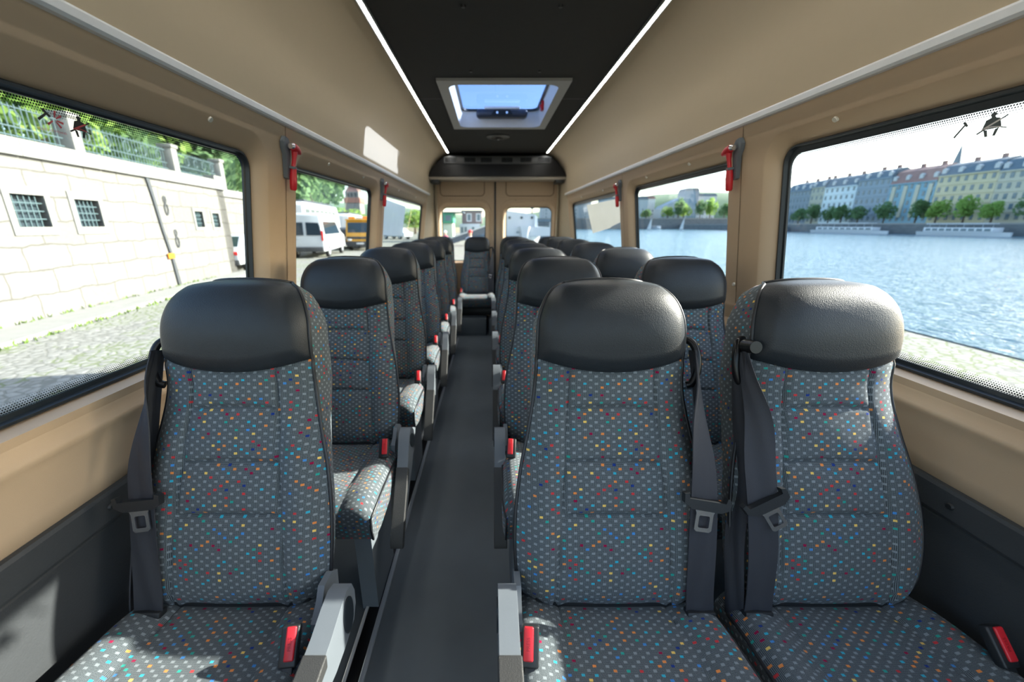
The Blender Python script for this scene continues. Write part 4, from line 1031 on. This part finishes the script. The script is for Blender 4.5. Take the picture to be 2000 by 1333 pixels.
# distant tower
tw = veh('tower', 'pale tower with a red brown upper storey seen over the lorry', 'tower', (-49.3, 150, G), 0)
MB().box(-2.6, 2.6, -2.6, 2.6, 0, 9.5).obj('shaft', M2['ashlar'], tw, smooth=0); MB().box(-2.9, 2.9, -2.9, 2.9, 9.5, 11.2).obj('gallery', mat('tower_brick', (.33, .16, .12), .8), tw, smooth=0)
MB().box(-2.4, 2.4, -2.4, 2.4, 11.2, 13.2).obj('lantern', M2['ashlar'], tw, smooth=0); MB().tube([(0, 0, 13.2), (0, 0, 17)], [3.4, .2], 4).obj('roof', M2['redroof'], tw, smooth=0)
for x in (-1.3, 0, 1.3): MB().box(x - .35, x + .35, -2.5, -2.3, 11.5, 12.8).obj('window', M2['darkwin'], tw, smooth=0)

# ---- behind the rear doors
k = veh('kiosk', 'green kiosk on a pale base through the left rear door window', 'kiosk', (-5.2, 45, G), 0)
MB().box(-1.6, 1.05, 0, 3, 2.0, 3.1, r=.04).obj('upper_box', mat('green_paint', (.05, .28, .17), .6), k); MB().box(-1.5, .95, .2, 2.8, 0, 2.0, r=.03).obj('base', mat('pale_green_paint', (.45, .52, .40), .7), k); MB().box(-1.9, 2.2, -.3, 3.3, 3.1, 3.2, r=.02).obj('roof', M2['slate'], k)
for x in (-1.1, -.3, .5): MB().box(x - .3, x + .3, -.03, .05, 2.25, 2.85).obj('window', M2['bwin'], k, smooth=0)
hs_ = veh('houseboat', 'brown houseboat cabin with white framed windows beyond the gangway', 'boat', (-2.4, 52, -1.6), 0)
MB().box(-1.25, 1.25, 0, 4, 3.0, 4.5, r=.03).obj('cabin', mat('brown_boards', (.17, .13, .13), .8), hs_); MB().box(-1.5, 1.0, -1.0, 4.2, 1.7, 2.98, r=.03).obj('lower_deck', M2['wpaint'], hs_)
MB().box(-1.6, 1.8, -1.4, 5, .6, 1.68, r=.06).obj('hull', M2['slate'], hs_); MB().box(-1.35, 1.35, -.1, 4.1, 4.5, 4.62).obj('roof', M2['slate'], hs_, smooth=0)
for x in (-.35, .85):
    w_ = MB().prism([[(x - .32, 3.25), (x + .32, 3.25), (x + .32, 4.25), (x - .32, 4.25)], [(x - .2, 3.38), (x + .2, 3.38), (x + .2, 4.13), (x - .2, 4.13)]], lambda p, q, t_: (p, t_, q), -.05, .03).obj('window_frame', M2['wpaint'], hs_, smooth=0)
    MB().box(x - .2, x + .2, -.01, .01, 3.38, 4.13).obj('pane', M2['bwin'], w_, smooth=0)
for x in (-1.2, -.75, .2): MB().box(x - .14, x + .14, -1.04, -.98, 1.9, 2.6).obj('deck_window', M2['bwin'], hs_, smooth=0)
gw = veh('gangway', 'grey sloping gangway plate rising to the right behind the left rear door', 'gangway', (-3.5, 36, G), 0)
MB().prism([[(-.6, -.02), (3.3, 1.20), (3.3, 1.78), (-.2, .60)]], lambda p, q, t_: (p, t_, q), 0, .08).obj('side_plate', mat('gangway_grey', (.10, .12, .14), .6), gw, smooth=0)
MB().prism([[(-.2, .60), (3.3, 1.78), (3.3, 1.90), (-.2, .72)]], lambda p, q, t_: (p, t_, q), -.06, 1.3).obj('deck', M2['alu'] if 'alu' in M2 else M['alu'], gw, smooth=0)
MB().prism([[(-.6, -.02), (3.3, 1.20), (3.3, 1.78), (-.2, .60)]], lambda p, q, t_: (p, t_, q), 1.16, 1.24).obj('side_plate', M2['slate'], gw, smooth=0)
MB().box(2.9, 3.2, .3, .9, 0, 1.1).obj('support', M2['bumper'], gw, smooth=0)
sh = veh('ship', 'white passenger ship with portholes through the right rear door window', 'ship', (4.2, 50, -2.9), 0)
hull = MB(); rows = []
for t_, w_, z1 in ((-9, .25, 4.0), (-7, 1.0, 3.75), (-4, 2.0, 3.6), (0, 3.0, 3.5), (8, 3.4, 3.5), (20, 3.2, 3.5)):
    rows.append([(-w_ - .3, t_ + 9.0, z1), (-w_ - .1, t_ + 9.0, z1 - .9), (-w_ * .8, t_ + 9.0, .3), (0, t_ + 9.0, -.2), (w_ * .8, t_ + 9.0, .3), (w_ + .1, t_ + 9.0, z1 - .9), (w_ + .3, t_ + 9.0, z1)])
hull.grid(rows); hull.cap(rows[0]); hull.cap([r_[0] for r_ in rows] + [r_[-1] for r_ in rows[::-1]])
hull.obj('hull', M2['wpaint'], sh)
sup = MB(); sup.prism([[(-2.2, 3.5), (1.3, 3.5), (1.3, 5.4), (-2.2, 5.85)]], lambda p, q, t_: (p, t_, q), 1.0, 18); sup.prism([rrect(-2.4, 3.2, 2.8, 3.9, .2, 4)], lambda p, q, t_: (p, t_, q), .6, 19)
sup.obj('cabin', M2['wpaint'], sh, smooth=0)
for x in (-1.85, -.35, .95): MB().cyl((x, .93, 5.02), (x, 1.03, 5.02), .16, n=18).obj('porthole', M2['darkwin'], sh)
nm_ = MB()
for q_ in range(7): nm_.box(-.95 + q_ * .24, -.80 + q_ * .24, .575, .60, 3.15, 3.37)
nm_.obj('name_marks', M2['slate'], sh, smooth=0)
MB().tube([(1.0, 1.5, 5.3), (1.0, 1.5, 8.0)], .07, 8).obj('mast', M2['bumper'], sh); MB().tube([(1.0, 1.5, 6.05), (1.0, 1.5, 6.2), (1.0, 1.5, 6.5)], [.12, .26, .12], 12).obj('lamp', M2['slate'], sh)
MB().prism([[(1.3, 2.8), (1.62, 2.8), (1.62, 5.1), (1.3, 5.4)]], lambda p, q, t_: (p, t_, q), .8, 2.0).obj('white_post', M['white'], sh, smooth=0)
pr_ = veh('moored_pontoon', 'grey pontoon roof moored behind the white ship', 'pontoon', (11.8, 84, -2.9), 0)
MB().box(-2.4, 6, 0, 8, 4.8, 5.3).obj('roof', M2['slate'], pr_, smooth=0); MB().box(-2.2, 5.8, .3, 7.7, 0, 1.6).obj('float', M2['bumper'], pr_, smooth=0)
for x in (-2.0, .6, 3.2, 5.6): MB().box(x - .1, x + .1, .4, .6, 1.6, 4.8).obj('column', M2['silver'], pr_, smooth=0)
MB().box(-1.8, 5.4, 1.2, 7.5, 1.6, 4.0).obj('cabin', M2['bwin'], pr_, smooth=0)

# people outside, small behind the rear doors
def person(loc, rz, hgt, shirt, cap, legs_col, lab):
    root = empty('person', loc, rz); tag(root, lab, 'person')
    me = bpy.data.meshes.new('body')
    V = [(0, 0, .92), (0, 0, 1.12), (0, 0, 1.36), (0, .0, 1.50), (0, -.02, 1.64), (.17, 0, 1.40), (.24, 0, 1.12), (.25, -.10, .90), (-.17, 0, 1.40), (-.24, 0, 1.12), (-.25, -.08, .90), (.10, 0, .86), (.11, -.03, .48), (.12, 0, .06), (.12, -.12, .03), (-.10, 0, .86), (-.11, .05, .48), (-.12, .10, .07), (-.12, -.02, .03), (0, -.02, 1.74)]
    E_ = [(0, 1), (1, 2), (2, 3), (3, 4), (4, 19), (2, 5), (5, 6), (6, 7), (2, 8), (8, 9), (9, 10), (0, 11), (11, 12), (12, 13), (13, 14), (0, 15), (15, 16), (16, 17), (17, 18)]
    rad = [.15, .14, .16, .06, .10, .075, .05, .04, .075, .05, .04, .10, .07, .05, .04, .10, .07, .05, .04, .09]
    me.from_pydata(V, E_, []); ob = bpy.data.objects.new('body', me); COL.objects.link(ob)
    md = ob.modifiers.new('skin', 'SKIN'); ob.modifiers.new('sub', 'SUBSURF').levels = 1
    for q, d in enumerate(me.skin_vertices[0].data): d.radius = (rad[q], rad[q] * (.75 if q < 3 else 1)); d.use_root = q == 0
    dg = bpy.context.evaluated_depsgraph_get(); m2_ = bpy.data.meshes.new_from_object(ob.evaluated_get(dg)); bpy.data.objects.remove(ob)
    for k_ in (shirt, legs_col, mat('skin_tone', (.55, .32, .22), .6)): m2_.materials.append(k_)
    for p_ in m2_.polygons:
        z = p_.center.z; p_.material_index = 2 if z > 1.5 or (abs(p_.center.x) > .21 and z < 1.15) else (1 if z < .95 else 0)
        p_.use_smooth = True
    b_ = bpy.data.objects.new('body', m2_); COL.objects.link(b_); b_.parent = root; b_.scale = (hgt / 1.84,) * 3
    k_ = hgt / 1.84
    hm_ = MB(); hm_.tube([(0, -.015, 1.70), (0, -.015, 1.76), (0, -.01, 1.82), (0, -.01, 1.845)], [.112, .115, .085, .02], 14); hm_.box(-.07, .07, -.19, -.06, 1.715, 1.73, r=.005)
    hm_.obj('cap', cap, root).scale = (k_,) * 3
person((-.98, 18, G), R(10), 1.60, mat('white_shirt', (.6, .62, .68), .8), mat('red_cap', (.5, .05, .05), .7), mat('blue_trousers', (.06, .09, .18), .8), 'person in a white shirt and red cap behind the centre rear seat')
person((-2.75, 24, G), R(-30), 1.50, mat('pink_top', (.65, .12, .2), .8), mat('white_hat', (.7, .7, .68), .7), mat('pale_trousers', (.4, .38, .34), .8), 'person in a pink top and white hat through the left rear door window')

# ---- far bank of the river, some haze put into its colours
fb = empty('far_quay_wall', (200, 150, -3.2)); tag(fb, 'long grey stone quay wall across the river', 'wall')
def fpart(mb, name, m_, root, **k_):
    o_ = mb.obj(name, m_, root, **k_); o_.location = -Vector(root.location); return o_
fpart(MB().box(200, 203, 60, 445, -3.4, 1.6), 'wall_face', M2['quay'], fb, smooth=0); struct(MB().box(203, 330, 60, 445, -3, 2.2).obj('far_street', M2['kerb'], smooth=0), 'street above the far quay')
fb2 = empty('bridge_wall', (150, 430, -3.2)); tag(fb2, 'far grey embankment wall closing the river upstream', 'wall')
fpart(MB().box(40, 330, 430, 436, -3.4, 7.4), 'wall_face', M2['quay'], fb2, smooth=0); fpart(MB().box(40, 330, 429.6, 436.4, 7.4, 8.3), 'parapet', M2['ashlar'], fb2, smooth=0); struct(MB().box(20, 330, 436.5, 700, 5, 7.2).obj('upstream_street', M2['kerb'], smooth=0), 'street above the far embankment wall')
BW = MB().prism([[(-.62, -1.1), (.62, -1.1), (.62, 1.1), (-.62, 1.1)]], lambda p, q, t_: (t_, p, q), -.10, .3).mesh('window', M2['bwin'], smooth=0)
BT = MB().prism([[(-.9, -1.0), (.9, -1.0), (.9, .8), (0, 1.5), (-.9, .8)]], lambda p, q, t_: (t_, p, q), -.7, .9).mesh('dormer', M2['bframe'], smooth=0)
def building(y0, y1, eave, ridge, col, roofm, lab, floors=5, pitchw=3.0, x=215, z0=2.2, dorm=True, stripes=None, name='apartment_building', bay=False):
    root = empty(name, (x, (y0 + y1) / 2, z0)); tag(root, lab, 'building', 'apartment buildings across the river'); L_ = y1 - y0; H_ = eave - z0; hh = L_ / 2 - .05
    m_ = mat('facade_' + str(int(y0)), col, .85, var=.08, scale=.5)
    mb = MB().box(0, 16, -hh, hh, 0, H_)
    for k_ in range(1, floors): mb.box(-.25, 0, -hh, hh, H_ * k_ / floors - .15, H_ * k_ / floors + .1)
    mb.box(-.6, 0, -hh, hh, H_ - .5, H_); mb.obj('facade', m_, root, smooth=0)
    if stripes:
        q_ = -hh + 2.2
        while q_ < hh - 1:
            MB().box(-.5, 0, q_ - .9, q_ + .9, H_ * .15, H_ * .93).obj('bay_strip', stripes, root, smooth=0); q_ += 6.0
    R_ = ridge - eave
    rf = MB(); rf.grid([[(-.5, -hh, H_), (-.5, hh, H_)], [(2.2, -hh + .3, H_ + R_ * .75), (2.2, hh - .3, H_ + R_ * .75)], [(7, -hh + .6, H_ + R_), (7, hh - .6, H_ + R_)], [(16, -hh, H_), (16, hh, H_)]])
    for sg in (-1, 1): rf.add([(-.5, sg * hh, H_), (2.2, sg * (hh - .3), H_ + R_ * .75), (7, sg * (hh - .6), H_ + R_), (16, sg * hh, H_)], [[0, 1, 2, 3]])
    rf.obj('roof', roofm, root, smooth=0)
    n_ = max(2, int(L_ / pitchw))
    while n_ * floors > 75: n_ -= 1
    for k_ in range(n_):
        yy = -hh + L_ * (k_ + .5) / n_
        for f_ in range(floors):
            w_ = bpy.data.objects.new('window', BW); COL.objects.link(w_); w_.parent = root; w_.location = (-.05, yy, H_ * (f_ + .55) / floors)
        if dorm and k_ % 2 == 0:
            w_ = bpy.data.objects.new('dormer', BT); COL.objects.link(w_); w_.parent = root; w_.location = (.6, yy, H_ + R_ * .33)
    for q_ in (-.5, .35): MB().box(6.4, 7.6, q_ * hh - .8, q_ * hh + .8, H_ + R_ * .8, H_ + R_ + 1.6).obj('chimney', M2['redroof'], root, smooth=0)
building(278, 300, 24.0, 29.8, (.20, .24, .27), M2['slate'], 'grey apartment building at the left end of the far row')
building(267, 278, 25.0, 30.2, (.36, .36, .29), M2['slate'], 'beige narrow apartment building second in the far row')
building(244, 267, 24.0, 30.4, (.52, .60, .62), M2['slate'], 'pale white apartment building with gabled dormers in the far row', pitchw=3.6)
building(224, 244, 26.0, 31.0, (.24, .29, .33), M2['slate'], 'blue grey apartment building right of the white one')
building(201, 224, 22.0, 29.8, (.20, .34, .41), M2['redroof'], 'blue apartment building with cream bay strips and red roof', stripes=mat('cream_bay', (.46, .43, .33), .8))  # facade blue greyed for haze
building(177.5, 201, 23.6, 29.4, (.50, .45, .30), M2['slate'], 'yellow apartment building with dark roof right of the blue one')
building(150, 177.5, 23.0, 29.0, (.44, .42, .33), M2['slate'], 'pale yellow apartment building at the right window edge')
building(122, 150, 23.0, 28.5, (.40, .34, .28), M2['slate'], 'brownish apartment building past the right window edge')
building(304, 345, 17.0, 23.5, (.45, .42, .38), M2['redroof'], 'low building with a red roof beyond the far row', 4, x=222)
sp_ = veh('church_spire', 'thin dark spire rising behind the blue building', 'spire', (262, 238, 2), 0)
MB().tube([(0, 0, 0), (0, 0, 30), (0, 0, 32), (0, 0, 43)], [2.0, 2.0, 1.8, .1], 8).obj('tower', M2['slate'], sp_, smooth=0); MB().box(-2, 2, -2.2, -1.9, 26, 31).obj('belfry_window', M2['bwin'], sp_, smooth=0)
for i, (xa, xb, y, z1, col, lab) in enumerate(((128, 180, 470, 31, (.30, .36, .38), 'grey green block at the left of the middle right window'), (183, 202, 505, 34, (.60, .58, .52), 'cream block with a red roof in the middle right window'),
        (196, 226, 470, 31, (.25, .31, .35), 'grey hall with a sloping roof in the middle right window'), (231, 247, 490, 42, (.12, .19, .25), 'dark blue tower block in the middle right window'), (255, 285, 520, 38, (.40, .42, .42), 'pale block at the right edge of the middle right window'), (60, 118, 480, 30, (.26, .30, .31), 'grey block seen past the reflection sheet in the rear right window'))):
    b = veh('city_block', lab, 'building', ((xa + xb) / 2, y, 7.2), 0); b['group'] = 'city blocks upstream'; w_ = (xb - xa) / 2
    if i == 2: MB().prism([[(-w_, 0), (w_, 0), (w_, 23), (w_ * .5, 24), (-w_ * .8, 15), (-w_, 12)]], lambda p, q, t_: (p, t_, q), 0, 20).obj('facade', mat('hall_grey', col, .8), b, smooth=0)
    else: MB().box(-w_, w_, 0, 20, 0, z1 - 9).obj('facade', mat('block_%d' % i, col, .8, scale=.3), b, smooth=0)
    if i != 2: MB().prism([[(-w_ - .3, z1 - 9), (w_ + .3, z1 - 9), (w_ - 2, z1 - 6), (-w_ + 2, z1 - 6)]], lambda p, q, t_: (p, t_, q), -.3, 20.3).obj('roof', M2['redroof'] if i == 1 else M2['slate'], b, smooth=0)
    for r_ in range(3):
        for k_ in range(5):
            o_ = bpy.data.objects.new('window', BW); COL.objects.link(o_); o_.parent = b; o_.rotation_euler = (0, 0, math.pi / 2); o_.location = (-w_ * .8 + k_ * w_ * .4, 0, 3 + r_ * (4 if i != 2 else 2.6))
ptxt = ['before the grey end building', 'before the beige building', 'left before the white building', 'right before the white building', 'before the blue grey building, left', 'before the blue grey building, right', 'before the blue building', 'between the blue and yellow buildings', 'before the yellow building', 'bright one before the yellow building', 'before the pale yellow building', 'at the right window edge']
for i, y in enumerate((290, 273, 262, 249, 240, 229, 214, 198, 189, 178, 168, 156)):
    tree(206.5, y, 2.2, 9.5 + (i * 37 % 5) * .7, 4.2, 'rounded tree on the far quay ' + ptxt[i], 'leaf1' if i in (8, 9, 10) else 'leaf2', 'trees on the far quay', 900, seed=i)
u2 = ['far left', 'left', 'centre left', 'centre', 'centre right', 'right', 'far right']
for i, (x, y) in enumerate(((172, 450), (196, 452), (206, 448), (214, 452), (230, 448), (243, 452), (256, 447))):
    tree(x, y, 7.2, (12 if i < 2 else 19) + (i % 3) * 2, 6.6, 'tree above the far embankment wall, %s in the middle right window' % u2[i], 'leaf1' if i % 2 else 'leaf2', 'trees on the embankment wall', 900, seed=i + 1)
def boat(x, y0, y1, lab, top):
    b = veh('tour_boat', lab, 'boat', (x, (y0 + y1) / 2, -2.9), 0); b['group'] = 'tour boats on the far shore'; L_ = (y1 - y0) / 2
    hull = MB(); rows = []
    for q_ in (-1, -.92, -.7, 0, .8, 1): 
        w_ = 2.6 * (1 - max(0, -q_) ** 4 * .85); rows.append([(-w_, q_ * L_, 1.5), (-w_ * .8, q_ * L_, 0), (w_ * .8, q_ * L_, 0), (w_, q_ * L_, 1.5)])
    hull.grid(rows); hull.cap([r_[0] for r_ in rows] + [r_[3] for r_ in rows[::-1]]); hull.cap(rows[0]); hull.cap(rows[-1]); hull.obj('hull', M2['wpaint'], b)
    MB().box(-2.1, 2.1, -L_ * .72, L_ * .85, 1.5, 3.2, r=.15).obj('saloon', M2['wpaint'], b); MB().box(-2.3, 2.3, -L_ * .6, L_ * .8, top - .35, top, r=.08).obj('upper_roof', M2['wpaint'] if top > 4.6 else M2['bwin'], b)
    for k_ in range(9): MB().box(-2.2, -2.05, -L_ * .68 + k_ * L_ * .168, -L_ * .68 + k_ * L_ * .168 + L_ * .12, 1.9, 2.8).obj('window', M2['bwin'], b, smooth=0)
    for k_ in range(4):
        for sg in (-1, 1): MB().box(sg * 2 - .06, sg * 2 + .06, -L_ * .5 + k_ * L_ * .4, -L_ * .5 + k_ * L_ * .4 + .12, 3.2, top - .3).obj('stanchion', M2['silver'], b, smooth=0)
boat(190, 193, 237, 'white two-deck tour boat below the white building', 5.2)
boat(190, 147, 178, 'long low white tour boat at the right window edge', 4.8)
boat(192, 262, 284, 'small white tour boat at the left edge of the front right window', 3.9)
boat(170, 405, 428, 'white boat below the far embankment wall', 4.4)
for i, (x, y) in enumerate(((118, 300), (142, 300))):  # made-up sail shapes standing in for white window reflections
    b = veh('sail_reflection', 'made-up sail shape imitating a white reflection, %s of two in the middle right window' % ('left', 'right')[i], 'boat', (x, y, -2.9), 0); b['group'] = 'sail-shaped reflections'
    MB().prism([[(-2.2, .6), (2.2, .6), (1.6, -.1), (-1.8, -.1)]], lambda p, q, t_: (p, t_, q), -.7, .7).obj('hull', M2['wpaint'], b); MB().tube([(.9, 0, .5), (1.0, 0, 10)], .08, 6).obj('mast', M2['silver'], b)
    MB().prism([[(-1.9, 1.2), (.8, 1.2), (.95, 9.6)]], lambda p, q, t_: (p, t_, q), -.03, .03).obj('sail', M2['wpaint'], b, smooth=0)
# wooded hills closing the horizon
def hill(pts, y, name_, lab, z0=2):
    mb = MB(); rows = []
    for dy, k_ in ((0, 0), (10, .7), (40, 1.0), (120, .8)): rows.append([(x + dy * .1, y + dy, z0 + (z - z0) * k_) for x, z in pts])
    mb.grid(rows); struct(mb.obj(name_, M2['hill'], smooth=60), lab)
M2['hill'] = mat('wooded_hill', (.13, .19, .12), .95, var=.4, scale=.03)
hill([(-40, 8), (60, 20), (140, 30), (200, 38), (260, 48), (330, 52), (420, 50), (520, 40)], 620, 'hill', 'low wooded hill behind the city blocks')
hill([(-190, 22), (-120, 20), (-60, 14), (-20, 9), (20, 7)], 330, 'hill', 'wooded slope beyond the quay road', G)
